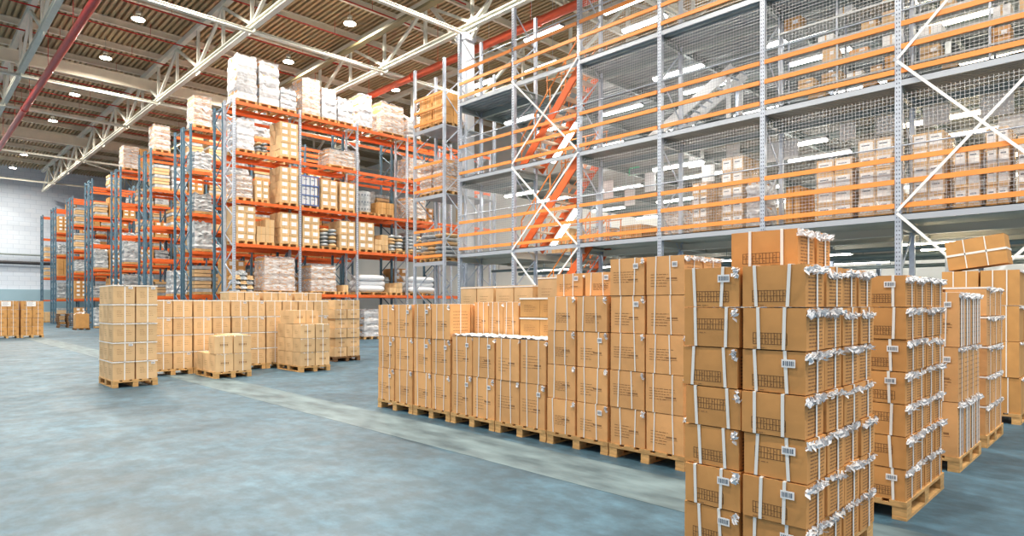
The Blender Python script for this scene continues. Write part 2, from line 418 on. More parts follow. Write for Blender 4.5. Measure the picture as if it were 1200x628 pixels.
# rear part of the long row: third-layer cartons, tilted cartons, flat cartons
rg = random.Random(31)
for n_, y in enumerate([6.735, 6.43, 6.125]):
    o = make_carton(.36, .295, .46, 'text', rg, (6.16, y-.02, 1.2285 if y < 6.85 else 1.6725), 0, film='both', lab=False)
    tag(o, f'tall carton with white film, {NTH[n_]} from far end behind the white-topped pallets', 'carton', 'third layer cartons at the rear of the low pallets')
for n_, (y, z) in enumerate([(5.72, 0), (5.36, 0), (5.72, 1), (5.36, 1)]):
    o = make_carton(.40, .34, .255, 'plain', rg, (6.14, y, 1.2285+.262*z), .05, CARD3, tilt=(0, 0), lab=False, film='edge')
    tag(o, f'small dark brown carton, {"upper" if z else "lower"} {"left" if y > 5.5 else "right"} one of four on the low white-topped pallet', 'carton', 'four small dark brown cartons on the low pallet')
for n_, y in enumerate([4.83, 4.39]):
    o = make_carton(.55, .40, .265, 'text', rg, (5.98, y, 1.7565), 0, CARD, lab=True, film='both')
    tag(o, f'flat brown carton on top of the fifth pallet of the row, {["left","right"][n_]} one', 'carton', 'flat cartons on top of the fifth pallet')
# second row behind
for n_, (y0, h, l) in enumerate([(8.0, .46, 4), (7.05, .46, 4), (6.05, .49, 4)]):
    stack(f'{["far end","middle","near end"][n_]} stack behind the row', 7.4, y0, 2, 2, .42, .45, h, l, 'plain', 41+n_, keep=lambda i,j,k: i == 0, film='edge',
          colname=lambda i, j: ['right', 'left'][j], group='cartons of stacks behind the row', prefix='pale carton', cm=CARD2)

# ---- standalone pallets on the left side, facing -y
lx = ['left', 'right', 'third', 'fourth']
def lstack(nm, x0, y0, nx, ny, sx, sy, sz, layers, seed, keep=None, style='plain', film='edge', **kw):
    return stack(nm, x0, y0, nx, ny, sx, sy, sz, layers, style, seed, keep=keep, film=film, colname=lambda i, j: NTH[i]+' column'+('' if j == 0 else ', '+['', 'second', 'third', 'rear'][j]+' deep'),
          group='cartons of '+nm, long='y', **kw)
lstack('tall stack alone on open floor', 3.04, 14.38, 2, 3, .405, .40, .383, 5, 51, keep=lambda i,j,k: j == 0 or i == 0, cm=CARD2,
       film=lambda i,j,k: 'edge' if j == 0 else 'down')
lstack('low stack on the painted strip', 5.05, 14.6, 2, 3, .41, .42, .41, 2, 52, keep=lambda i,j,k: not (i == 0 and j > 0 and k == 1), style='mark', cm=CARD2)
lstack('stepped stack with marked cartons', 7.03, 14.54, 2, 3, .40, .44, .345, 3, 53, style='mark', cm=CARD2)
rg = random.Random(54)
for n_, (x, y) in enumerate([(7.19, 15.32), (7.53, 15.32), (7.87-.05, 15.34)][:2]):
    o = make_carton(.33, .75, .33, 'mark', rg, (x+.02, y, 1.1845), 0, CARD2, lab=False)
    tag(o, f'brown carton on the top rear of the stepped stack, {["left","right"][n_]} of two', 'carton', 'top cartons of the stepped stack')
for n_ in range(5):
    lstack(f'{NTH[n_]} pallet of the long carton wall', 4.20+n_*.885, 16.1, 2, 1, .435, .6, .408, 4, 60+n_, cm=CARD2)
# brick-laid pallet
rg = random.Random(70)
pallet((9.47, 17.1, 0), .84, 1.1, 'wooden pallet under the brick-laid carton stack', None, WOODD)
for k in range(6):
    xs = [(9.27, .40), (9.67, .40)] if k % 2 else [(9.27-.02, .40), (9.68, .40)]
    for n_, (x, w) in enumerate(xs):
        o = make_carton(w, .98 if k % 2 else 1.06, .27, 'mark', rg, (x+(.03 if k % 2 else 0), 17.1, .1455+k*.277), 0, CARD2, lab=False, film='edge')
        tag(o, f'flat carton in the {ORD[k]} layer of the six-layer brick-laid stack, {["left","right"][n_]}', 'carton', 'flat cartons of the six-layer stack')
# stacks behind the wall of cartons
for n_ in range(3):
    lstack(f'{NTH[n_]} stack behind the carton wall', 6.72+n_*.98, 18.3, 2, 1, .45, .7, .475, 4, 75+n_, cm=CARD2, film=None)
# far left, two pallets with printed sheets
for n_ in range(3):
    st = lstack(f'{["far left","middle","right"][n_]} pallet by the end wall', 2.42+n_*1.0, 39.7, 2, 1, .47, .8, .43, 4, 80+n_, cm=CARD3, style='mark')
    link('paper_sheet', label_mesh(.36, .24, '-y', 7), st[-2], (.2, -.4, .27))
# stack of empty pallets
for k in range(7):
    pallet((8.9+R0.uniform(-.05,.05), 55.6, k*.146), 1.2, .9, f'old brown empty pallet, {ORD[k]} in the pile by the far racks', 'empty pallets piled by the far racks', WOODD, R0.uniform(-.05,.05))
b = MB(); 
o = link('open_box', carton_mesh(.75, .8, .95, 'big', 0, CARD3), None, (8.75, 49.9, .12))
link('crumpled_film', bunch_mesh((-.2,0,.95), (.25,0,1.0), .16, 14, 3), o)
tag(o, 'tall ochre box with white film bulging out, beside the far racks', 'box')
pallet((8.75, 49.9, -.026), .85, .9, 'thin dark pallet under the tall ochre box', None, WOODD)
# spare pallet on the floor
pallet((16.9, 24.3, 0), 1.1, .8, 'loose wooden pallet on the floor by the front rack', None, WOOD)

# ------------------------------------------------------------------ rack loads
def crumple(w, d, h, rg, amp=.03, taper=.08, top=.08, nx=6, nz=12):
    """film shell: closed lumpy box, base centre at the origin"""
    b = MB(); per = []
    m = nx
    ring = [(-w/2+w*i/m, -d/2) for i in range(m)]+[(w/2, -d/2+d*i/m) for i in range(m)]+[(w/2-w*i/m, d/2) for i in range(m)]+[(-w/2, d/2-d*i/m) for i in range(m)]
    vs = []
    for k in range(nz+1):
        t = k/nz; s = 1-taper*t*t
        wob = rg.uniform(-.012, .012); ins = -.022 if k % 3 == 2 else rg.uniform(0, .008)
        for (x, y) in ring:
            r = rg.uniform(-amp, amp)*(.3 if k == 0 else 1)
            l = math.hypot(x, y)
            z = h*t+(rg.uniform(-top, top*.3) if k == nz else 0)
            vs.append(((x*s+x/l*(r+ins))+wob, (y*s+y/l*(r+ins))+wob, z+rg.uniform(-.02,.02)*(0 < k < nz)))
    n = len(ring); fs = []
    for k in range(nz):
        for i in range(n):
            a, bb, c, dd = k*n+i, k*n+(i+1)%n, (k+1)*n+(i+1)%n, (k+1)*n+i
            if rg.random() < .5: fs += [(a,bb,c), (a,c,dd)]
            else: fs += [(a,bb,dd), (bb,c,dd)]
    b.add(vs, fs)
    c = len(b.v); b.v.append((rg.uniform(-.1,.1), rg.uniform(-.1,.1), h*(1+rg.uniform(-.02,.04))))
    for i in range(n): b.f.append((nz*n+i, nz*n+(i+1)%n, c)); b.m.append(0); b.sm.append(False)
    return b
def pal_simple(w, d, wood=None):
    key = ('ps', round(w,2), round(d,2))
    if key not in CACHE:
        b = MB()
        for i in range(5): c = -d/2+.06+(d-.12)*i/4; b.box(-w/2, c-.05, .11, w/2, c+.05, .135)
        for i in range(3):
            x = -w/2+.05+(w-.1)*i/2
            b.box(x-.05, -d/2, 0, x+.05, d/2, .022)
            for j in range(3): y = -d/2+.06+(d-.12)*j/2; b.box(x-.05, y-.06, .022, x+.05, y+.06, .11)
        CACHE[key] = b.mesh('slatted_pallet', WOOD)
    return CACHE[key]
def boxm(w, d, h, lab, cm):
    key = ('bx', round(w,2), round(d,2), round(h,3), lab, cm.name)
    if key not in CACHE:
        b = MB(); b.box(-w/2, -d/2, 0, w/2, d/2, h)
        b.box(-.02, -d/2-.002, 0, .02, -d/2, h, 2)
        if lab == 1: b.box(-w*.30, -d/2-.006, h*.30, w*.28, -d/2-.002, h*.82, 1)
        if lab == 2: b.box(-w*.40, -d/2-.006, h*.16, w*.40, -d/2-.002, h*.84, 1); b.box(-w*.3, -d/2-.008, h*.6, w*.2, -d/2-.006, h*.68, 3)
        if lab == 3: b.box(w*.05, -d/2-.006, h*.5, w*.35, -d/2-.002, h*.75, 1)
        CACHE[key] = b.mesh('box', [cm, PAPER, TAPE, BAR])
    return CACHE[key]
def pill(b, p, q, r, n=9, sq=1.):
    p = Vector(p); q = Vector(q); d = (q-p); L = d.length; d.normalize()
    u = Vector((0,0,1)); a = d.cross(u).normalized(); c = a.cross(d).normalized()
    prof = [(0, .01), (.03, .6), (.12, .95), (.5, 1.02), (.88, .95), (.97, .6), (1, .01)]
    vs = []
    for t, k in prof:
        for i in range(n):
            an = 2*PI*i/n; vs.append(p+d*L*t+(a*math.cos(an)+c*math.sin(an)*sq)*r*k)
    b.add(vs, [(j*n+i, j*n+(i+1)%n, (j+1)*n+(i+1)%n, (j+1)*n+i) for j in range(len(prof)-1) for i in range(n)], 0, True)

def make_load(kind, w, d, h, rg, loc, rz=0, pal=True):
    o = empty('pallet_load', loc, rz)
    z = 0.
    if pal: link('slatted_pallet', pal_simple(w, d), o); z = .136
    H = h-z
    if kind in ('label', 'small', 'big', 'cartons', 'dark'):
        nc = {'label':2, 'small':2, 'big':2, 'cartons':2, 'dark':2}[kind]
        bh = {'label':.30, 'small':.28, 'big':.34, 'cartons':.36, 'dark':.3}[kind]
        nl = max(1, round(H/bh)); bh = H/nl; nd = 2 if kind != 'big' else 2
        for k in range(nl):
            for i in range(nc):
                for j in range(nd):
                    if kind == 'small' and k == nl-1 and i == 0: continue
                    lab = {'label':1, 'small':0, 'big':2, 'cartons':3, 'dark':0}[kind] if j == 0 else 0
                    bw = w/nc-.015
                    link('box', boxm(bw, d/nd-.02, bh-.008, lab, CARD2 if kind != 'dark' else CARD3), o, (-w/2+(i+.5)*w/nc+rg.uniform(-.008,.008), -d/2+(j+.5)*d/nd+rg.uniform(-.01,.01), z+k*bh))
        if kind in ('big',):
            link('film_wrap', crumple(w+.06, d+.06, H+.02, rg, .02, 0., .02).mesh('film_wrap', FILMC), o, (0,0,z))
    elif kind in ('foil', 'film'):
        nl = max(2, round(H/.34)); bh = (H-.06)/nl
        for k in range(nl):
            for i in range(2):
                link('box', boxm(w/2-.05, d-.12, bh-.008, 3 if kind == 'film' else 0, CARD), o, (-w/4+.01+i*(w/2-.02), 0, z+k*bh))
        link('film_wrap', crumple(w-.02, d-.02, H, rg, .022 if kind == 'foil' else .014, .04, .07).mesh('film_wrap', FOIL if kind == 'foil' else FILM), o, (0,0,z))
    elif kind == 'bags':
        b = None; n = max(2, round(H/.16))
        for k in range(n):
            for i in range(2):
                b = MB(); pill(b, (-w/4+(i-.0)*w/2, -d/2+.03, 0), (-w/4+i*w/2, d/2-.03, 0), w/4, 8, .42)
                b.build('sack', CARD2 if rg.random() < .4 else FILMF, o, (0, 0, z+.08+k*H/n))
    elif kind == 'rolls':
        n = max(2, int(H/.26))
        for k in range(n):
            for i in range(3 if k < 2 else 2):
                b = MB(); pill(b, (-w/2+rg.uniform(0,.06), -d/2+.2+i*.33+(k%2)*.1, 0), (w/2+rg.uniform(-.1,.05), -d/2+.2+i*.33+(k%2)*.1, 0), .16, 10)
                b.build('roll', PLAST, o, (0, 0, z+.16+k*.26))
    elif kind == 'drums':
        n = 3
        for k in range(n):
            b = MB(); b.tube((0,0,0), (0,0,H/n-.03), w*.47, 18); b.tube((0,0,H/n-.03), (0,0,H/n), w*.45, 18)
            for a in range(18):
                an = 2*PI*a/18; c, s = math.cos(an)*w*.475, math.sin(an)*w*.475
                b.bar((c-.03*math.sin(an), s+.03*math.cos(an), H/n*.45), (c+.03*math.sin(an), s-.03*math.cos(an), H/n*.45), .004, .09, 1)
            b.build('drum', [FILMF, BAR], o, (0, 0, z+k*H/n))
    elif kind == 'cage':
        b = MB()
        for i in range(5): x = -w/2+w*i/4; b.bar((x,-d/2,0),(x,-d/2,H),.02,.02); b.bar((x,d/2,0),(x,d/2,H),.02,.02)
        for k in range(4): t = H*k/3; b.bar((-w/2,-d/2,t),(w/2,-d/2,t),.03,.05); b.bar((-w/2,-d/2,t),(-w/2,d/2,t),.03,.05); b.bar((w/2,-d/2,t),(w/2,d/2,t),.03,.05)
        b.build('wire_cage', BLUE, o, (0,0,z))
        for k in range(3):
            for i in range(2): link('box', boxm(w/2-.05, d-.1, H/3-.05, 2, WHITE), o, (-w/4+.01+i*(w/2-.03), 0, z+k*H/3+.02))
    elif kind == 'lumps':
        n = max(2, round(H/.2))
        for k in range(n):
            for i in range(3 if k < n-1 else 1):
                b = crumple(w/3, d*.6, H/n*1.05, rg, .03, .3, .03, 3, 3)
                b.build('bundle', CARD2 if (k+i) % 2 else FILMF, o, (-w/3+i*w/3 if k < n-1 else 0, 0, z+k*H/n))
    return o

LOOK = {'label': 'labelled brown cartons', 'small': 'plain small brown cartons', 'foil': 'silvery film-wrapped pallet load',
        'film': 'film-wrapped carton pallet', 'bags': 'pallet of flat stacked sacks', 'rolls': 'bundle of white plastic rolls', 'drums': 'round white labelled drums',
        'cage': 'blue wire cage of white boxes', 'lumps': 'heap of small wrapped bundles', 'cartons': 'brown carton pallet', 'dark': 'dark brown carton pallet', 'big': 'clear-wrapped cartons with big white labels'}
LEV = [2.14, 4.19, 5.97, 7.97, 10.03]
LN = ['lowest', 'second', 'third', 'fourth', 'top']
BEAMH = .13
def rackX(px): return 39088/(1346-px)-26.66
def front_loads():
    rows = {
     4: [(278,302,2.0,'foil'),(304,328,1.95,'foil'),(329,348,1.05,'foil'),(354.5,376,1.75,'film'),(377.5,395,1.5,'foil'),(396.5,414,1.25,'foil'),(421.8,437,1.7,'foil'),(447,474,1.6,'film'),(479,494,1.1,'foil')],
     3: [(278,299,1.45,'foil'),(302,316,.6,'bags'),(329,350,1.62,'label'),(386,417,.9,'film'),(480,500,1.2,'film')],
     2: [(277,297,1.1,'film'),(300,316,.95,'label'),(329,350,1.68,'label'),(354,374,1.42,'cage'),(377,396,1.4,'label'),(399,416.5,1.4,'label'),(422,441,1.15,'drums'),(444,462,.7,'dark'),(480,500,1.2,'film')],
     1: [(277,300,1.58,'label'),(301.5,322,1.1,'small'),(329,350,1.48,'label'),(355,375,1.42,'label'),(378,397,.98,'bags'),(399,417,1.38,'label'),(421,439,1.42,'label'),(440,455.5,.9,'small'),(457,475,.95,'bags'),(479,497,1.0,'bags')],
     0: [(277,300,.95,'lumps'),(310,347,1.6,'film'),(365,395,1.35,'film'),(397,409,.45,'small'),(421,455,1.0,'rolls'),(458,472,.62,'small'),(479,512,1.1,'rolls')]}
    for lv, L in rows.items():
        for n, (a, c, h, k) in enumerate(L):
            x0, x1 = rackX(a), rackX(c); w = (x1-x0)
            rg = random.Random(lv*50+n)
            dd = 1.1
            pal = k != 'lumps'
            o = make_load(k, w, dd, h, rg, ((x0+x1)/2, 26.2+.02+dd/2, LEV[lv]+.001), 0, pal)
            tag(o, f'{LOOK[k]}, {NTH[n]} from left on {LN[lv]} level of tall front rack', 'pallet load', 'loads on the tall front rack')
front_loads()

# ------------------------------------------------------------------ racks
def upright(dep, top, pm, brace_m, holes=True):
    key = ('up', round(dep,2), round(top,2), pm.name)
    if key not in CACHE:
        z = .3; b = MB(); s = 1
        while z < top-.6:
            b.bar((0, .05 if s > 0 else dep-.05, z), (0, dep-.05 if s > 0 else .05, z+.62), .03, .05); s = -s; z += .62
        b.bar((0,.05,.25),(0,dep-.05,.25),.03,.05); b.bar((0,.05,top-.2),(0,dep-.05,top-.2),.03,.05)
        p = MB(); p.box(-.05, -.045, 0, .05, .045, top); p.box(-.09, -.07, 0, .09, .07, .02)
        if holes:
            zz = .2
            while zz < top-.1: p.box(-.028, -.048, zz, -.012, -.0451, zz+.035, 1); p.box(.012, -.048, zz, .028, -.0451, zz+.035, 1); zz += .1
        CACHE[key] = (b.mesh('upright_frame', brace_m), p.mesh('post', [pm, GALVD]))
    return CACHE[key]
def rack(label, x0, nb, bay, y0, dep, levels, top, pm, om, group=None, holes=False, back=True):
    o = empty('pallet_rack', (x0, y0, 0))
    fr, po = upright(dep, top, pm, GALV if holes else pm, holes)
    for i in range(nb+1):
        f = link('upright_frame', fr, o, (i*bay, 0, 0))
        link('post', po, f, (0, .045, 0)); link('post', po, f, (0, dep-.045, 0), (0,0,PI))
    key = ('bm', round(bay,2), om.name)
    if key not in CACHE:
        b = MB(); b.box(.052, -.02, -.13, bay-.052, .03, 0); b.box(.052, -.028, -.17, .075, -.02, .05); b.box(bay-.075, -.028, -.17, bay-.052, -.02, .05)
        b2 = MB(); b2.box(-.03, .03, -.06, .03, dep-.03, -.002)
        CACHE[key] = (b.mesh('beam', om), b2.mesh('support_bar', om))
    be, sb = CACHE[key]
    for lv in levels:
        for i in range(nb):
            a = link('beam', be, o, (i*bay, .0, lv)); 
            link('beam', be, o, ((i+1)*bay, dep, lv), (0,0,PI))
            if holes:
                for q in (.25, .5, .75): link('support_bar', sb, a, (bay*q, 0, 0))
    tag(o, label, 'rack', group)
    return o
rack('tall grey and orange pallet rack nearest the camera, full of cartons', 9.83, 5, 2.84, 26.2, 1.1, LEV, 10.25, GALV, ORANGE, holes=True)
rack('pallet rack standing back to back behind the tall front rack', 9.95, 5, 2.84, 27.75, 1.1, [2.14, 4.19, 5.97, 7.97, 10.03], 10.3, STEELD, ORANGE)

# prototypes of simple far loads, single meshes
def far_proto(kind, w, h, rg):
    b = MB(); d = 1.1
    b.box(-w/2, -d/2, .02, w/2, d/2, .135, 0)
    for i in range(3): b.box(-w/2+i*(w-.1)/2, -d/2, 0, -w/2+i*(w-.1)/2+.1, d/2, .03, 0)
    if kind == 0:
        n = round((h-.14)/.3); bh = (h-.14)/n
        for k in range(n):
            for i in range(2):
                x0 = -w/2+i*w/2; j = rg.uniform(-.02,.02)
                b.box(x0+.01, -d/2+j, .136+k*bh, x0+w/2-.01, d/2, .136+(k+1)*bh-.012, 1)
                b.box(x0+w*.12, -d/2+j-.004, .136+(k+.3)*bh, x0+w*.38, -d/2+j, .136+(k+.8)*bh, 2)
    elif kind == 1:
        c = crumple(w, d, h-.14, rg, .035, .06, .12); b.add([(v[0], v[1], v[2]+.136) for v in c.v], c.f, 3)
    elif kind == 2:
        n = round((h-.14)/.4); bh = (h-.14)/n
        for k in range(n):
            for i in range(2):
                x0 = -w/2+i*w/2; b.box(x0+.01, -d/2, .136+k*bh, x0+w/2-.01, d/2, .136+(k+1)*bh-.012, 1)
    else:
        n = round((h-.14)/.18)
        for k in range(n):
            x = rg.uniform(-.03,.03)
            b.box(-w/2+x+.02, -d/2+.03, .136+k*.18, w/2+x-.02, d/2, .136+k*.18+.15, 1 if k % 3 else 3)
    return b.mesh('far_load', [WOOD, [CARD2, CARD3][rg.randrange(2)], PAPER, FILMF])
FP = []
rg = random.Random(99)
for kind in (0, 1, 2, 3, 1, 3, 1):
    for h in (1.0, 1.45): FP.append((kind, far_proto(kind, .79, h, rg)))
FN = {0: 'labelled carton pallets', 1: 'grey film-wrapped pallet loads', 2: 'brown carton pallets', 3: 'flat layered pallet loads'}
def far_loads(rackname, x0, bays, bay, y0, dep, levels, seed, prob=.8, lab=None):
    rg = random.Random(seed)
    for li, lv in enumerate(levels):
        for i in range(bays):
            for q in range(3):
                if rg.random() > prob or (li == len(levels)-1 and i == 0 and q == 0): continue
                k, me = FP[rg.randrange(len(FP))]
                if li == len(levels)-1 and rg.random() < .45: continue
                o = link('pallet_load', me, None, (x0+i*bay+.55+q*.87, y0+dep/2, lv+.002))
                s = {0:'labelled carton pallet', 1:'grey film-wrapped load', 2:'brown carton pallet', 3:'flat layered load'}[k]
                ln = (['floor']+LN)[li] if levels[0] < .1 else LN[min(li, 4)]
                tag(o, f'{s} on the {ln} level of {rackname}', 'pallet load', f'{s}s on the {ln} level of {rackname}')
far_loads('the rack behind the tall front rack', 9.95, 4, 2.84, 27.78, 1.04, LEV[:4], 4, .45)
# double rows going away
RY = [31.5, 37.95, 44.4, 52.3, 59.2, 66.6, 73.4]
RN = ['second', 'third', 'fourth', 'fifth', 'sixth', 'seventh', 'last']
for n, y in enumerate(RY):
    nb = 3 if n < 2 else 2
    top = 10.2 if n != 3 else 10.6
    lv = LEV
    rack(f'blue and orange pallet rack, {RN[n]} row from the camera', 9.83, nb, 2.84, y, 1.1, lv, top, STEELD, ORANGE, 'pallet racks in the rows going away')
    far_loads(f'the {RN[n]} rack row', 9.83, nb, 2.84, y+.03, 1.04, [.003]+lv, 200+n, .85 if n < 3 else .7)
    if n < 6:
        rack(f'blue and orange pallet rack, back to back with the {RN[n]} row', 9.83, nb, 2.84, y+1.3, 1.1, lv, top, STEELD, ORANGE, 'pallet racks in the rows going away')
# the load with a white diamond on the second row
o = make_load('film', .84, 1.05, 1.55, random.Random(8), (10.38, 32.05, LEV[4]+.02))
b = MB(); b.quad((-.16,0,0),(0,0,-.16),(.16,0,0),(0,0,.16)); b.box(-.02,0,-.02,.02,.01,.02)
o2 = b.build('diamond_label', PAPER, o, (.12,-.56,.95))
tag(o, 'tall film-wrapped carton load with white diamond label on top of the second rack row', 'pallet load')
o = make_load('film', .84, 1.05, 1.5, random.Random(9), (10.38, 38.5, LEV[4]+.02)); tag(o, 'film-wrapped brown load alone on top of the third rack row', 'pallet load')
o = make_load('film', .9, 1.05, 1.5, random.Random(10), (10.40, 44.95, LEV[4]+.02)); tag(o, 'film-wrapped brown load alone on top of the fourth rack row', 'pallet load')
# floor level of the front rack
for n, (x, k, h) in enumerate([(10.9,'small',1.5),(12.0,'film',1.3),(13.4,'cartons',1.0),(14.6,'film',1.3),(16.35,'foil',1.45),(17.7,'dark',1.1),(19.0,'cartons',1.5),(20.4,'film',1.3)]):
    o = make_load(k, .84, 1.05, h, random.Random(300+n), (x, 26.8, .001)); tag(o, f'{LOOK[k]}, {NTH[n]} from left on the floor inside the front rack', 'pallet load', 'loads on the floor inside the front rack')

# ------------------------------------------------------------------ setting
def plane_box(name, x0,y0,z0,x1,y1,z1, m):
    b = MB(); b.box(x0,y0,z0,x1,y1,z1); return struct(b.build(name, m))
# concrete floor
def floor_mat():
    m = bpy.data.materials.new('concrete_floor'); m.use_nodes = True; nt = m.node_tree; N = nt.nodes; L = nt.links; b = N['Principled BSDF']
    tc = N.new('ShaderNodeTexCoord')
    def noise(sc, det, stretch=(1,1,1)):
        mp = N.new('ShaderNodeMapping'); mp.inputs['Scale'].default_value = stretch; L.new(tc.outputs['Object'], mp.inputs['Vector'])
        n = N.new('ShaderNodeTexNoise'); n.inputs['Scale'].default_value = sc; n.inputs['Detail'].default_value = det; n.inputs['Roughness'].default_value = .65
        L.new(mp.outputs['Vector'], n.inputs['Vector']); return n
    def ramp(n, p0, c0, p1, c1):
        r = N.new('ShaderNodeValToRGB'); r.color_ramp.elements[0].position = p0; r.color_ramp.elements[1].position = p1
        r.color_ramp.elements[0].color = (*c0,1); r.color_ramp.elements[1].color = (*c1,1); L.new(n.outputs['Fac'], r.inputs['Fac']); return r
    a = ramp(noise(.55, 8), .36, rgb(42, 71, 88), .66, rgb(68, 103, 124))
    c = ramp(noise(5.5, 14, (1,.6,1)), .42, (.30,.30,.30), .66, (.95,.95,.95))
    mx = N.new('ShaderNodeMix'); mx.data_type = 'RGBA'; mx.blend_type = 'OVERLAY'; mx.inputs['Factor'].default_value = .45
    L.new(a.outputs['Color'], mx.inputs[6]); L.new(c.outputs['Color'], mx.inputs[7])
    L.new(mx.outputs[2], b.inputs['Base Color'])
    r2 = ramp(noise(1.4, 6), .3, (.42,)*3, .7, (.62,)*3); L.new(r2.outputs['Color'], b.inputs['Roughness'])
    return m
FL = floor_mat()
plane_box('floor', -14, -12, -.2, 45, 78, 0, FL)
STR = mat('painted_floor_strip', rgb(68, 92, 104), .5, var=.16, scale=4, col2=rgb(108, 132, 142), det=9, stretch=(1,.35,1))
plane_box('trim_1', 4.46, -12, .0005, 5.28, 60, .0025, STR)
# end wall with faint block courses and service pipes
def wall_mat():
    m = bpy.data.materials.new('block_wall'); m.use_nodes = True; nt = m.node_tree; N = nt.nodes; L = nt.links; b = N['Principled BSDF']
    tc = N.new('ShaderNodeTexCoord'); mp = N.new('ShaderNodeMapping'); mp.inputs['Rotation'].default_value = (PI/2,0,0); L.new(tc.outputs['Object'], mp.inputs['Vector'])
    k = N.new('ShaderNodeTexBrick'); k.inputs['Scale'].default_value = 1; k.inputs['Brick Width'].default_value = .9; k.inputs['Row Height'].default_value = .45; k.inputs['Mortar Size'].default_value = .02
    k.inputs['Color1'].default_value = (*rgb(214,226,242),1); k.inputs['Color2'].default_value = (*rgb(208,222,240),1); k.inputs['Mortar'].default_value = (*rgb(190,206,226),1)
    L.new(mp.outputs['Vector'], k.inputs['Vector']); L.new(k.outputs['Color'], b.inputs['Base Color']); b.inputs['Roughness'].default_value = .7
    return m
plane_box('wall_back', -14, 78, 0, 45, 78.3, 15.3, wall_mat())
plane_box('wall_right', 33, -12, 0, 33.3, 78, 15.3, mat('right_wall_paint', rgb(232, 234, 232), .7, var=.04, scale=.4))
b = MB(); b.box(-14, 77.9, 0, 33, 78, 3.2); 
struct(b.build('baseboard_back', mat('wall_dado', rgb(150, 182, 200), .6, var=.05, scale=.5)))
for z, r in ((6.6, .08), (5.8, .16)):
    b = MB(); b.tube((-14, 77.6, z), (30, 77.6, z), r, 8)
    for q in range(11): b.box(-13.5+q*4, 77.6, z-.03, -13.42+q*4, 78, z+.03)
    tag(b.build('service_pipe', GIRD if r < .1 else DARK), f'{"thin grey" if r < .1 else "thicker dark"} horizontal pipe along the far end wall', 'pipe')
# corrugated roof
b = MB(); prof = []; x = -14; s = 0
while x < 33:
    prof += [(x, 15.34), (x+.10, 15.34), (x+.115, 15.2), (x+.235, 15.2)]; x += .25
vs = [(p[0], -12, p[1]) for p in prof]+[(p[0], 78, p[1]) for p in prof]; n = len(prof)
b.add(vs, [(i, n+i, n+i+1, i+1) for i in range(n-1)])
struct(b.build('ceiling', ROOF))
# purlins along x
PY = [8.5+3.22*i for i in range(21)]
pm_ = MB(); pm_.box(-10, -.07, 0, 32.5, .07, .03); pm_.box(-10, -.012, .03, 32.5, .012, .27); pm_.box(-10, -.07, .27, 32.5, .07, .3)
pme = pm_.mesh('purlin', PURL)
for i, y in enumerate(PY):
    tag(link('purlin', pme, None, (0, y, 14.89)), 'cream painted steel purlin crossing under the corrugated roof', 'purlin', 'roof purlins')
# roof trusses along y
def truss(x, nm, y0=6.3, y1=76):
    o = empty('roof_truss', (x, 0, 12.8))
    b = MB(); b.box(-.11, y0, -.11, .11, y1, -.06); b.box(-.11, y0, .06, .11, y1, .11); b.box(-.02, y0, -.06, .02, y1, .06); b.build('bottom_chord', TRUSS, o)
    b = MB(); b.box(-.12, y0, 1.83, .12, y1, 2.07); b.build('top_chord', TRUSS, o)
    y = 6.3; k = 0
    d1 = MB(); d1.bar((0,0,.1), (0,3.1,1.83), .12, .12); m1 = d1.mesh('web', TRUSS)
    d2 = MB(); d2.bar((0,3.1,1.83), (0,6.25,.1), .12, .12); m2 = d2.mesh('web', TRUSS)
    d3 = MB(); d3.box(-.06,-.06,.1,.06,.06,1.83); m3 = d3.mesh('web', TRUSS)
    gp = MB(); gp.box(-.014,-.3,-.25,.014,.3,.32); mg = gp.mesh('gusset_plate', TRUSS)
    while y < y1-3:
        link('web', m1, o, (0,y,0)); link('web', m2, o, (0,y,0)); link('web', m3, o, (0,y,0)); link('web', m3, o, (0, y+3.1, 0)); link('gusset_plate', mg, o, (0,y,0))
        y += 6.3
    tag(o, nm, 'truss')
for x, nm in ((-1.8, 'white steel roof truss, farthest left of the four'), (4.2, 'white steel roof truss above the left floor'), (10.15, 'white steel roof truss passing over the racks'), (16.35, 'white steel roof truss carried by the square column'), (22.4, 'white steel roof truss above the mezzanine')):
    truss(x, nm)
# cross ties along x at the chord level
tb = MB(); tb.box(-10, -.09, -.24, 32.5, .09, -.19); tb.box(-10, -.09, -.13, 32.5, .09, -.112); tb.box(-10,-.015,-.19,32.5,.015,-.13); tme = tb.mesh('cross_tie', TRUSS)
for i, y in enumerate([12.6, 19.4, 25.2, 37.8, 44.1, 56.7, 69.3]):
    tag(link('cross_tie', tme, None, (0, y, 12.8)), 'white steel cross tie joining the truss bottom chords', 'beam', 'cross ties under the roof')
# deep main beams
db = MB(); db.box(-10,-.1,0,32.5,.1,.04); db.box(-10,-.015,.04,32.5,.015,.6); db.box(-10,-.1,.6,32.5,.1,.64); dme = db.mesh('main_beam', PURL)
for y in (39.2, 56.4): tag(link('main_beam', dme, None, (0, y, 13.6)), 'deep cream steel beam spanning across the hall', 'beam', 'deep beams across the hall')
# diagonal wind braces
wb = MB(); wb.bar((0,0,0),(5.9,5.9,0),.1,.1); wme = wb.mesh('wind_brace', TRUSS)
for (x, y) in ((10.2, 57.0), (16.4, 37.8)): tag(link('wind_brace', wme, None, (x, y+.15, 12.58)), 'white diagonal wind brace between two trusses', 'brace', 'diagonal wind braces')
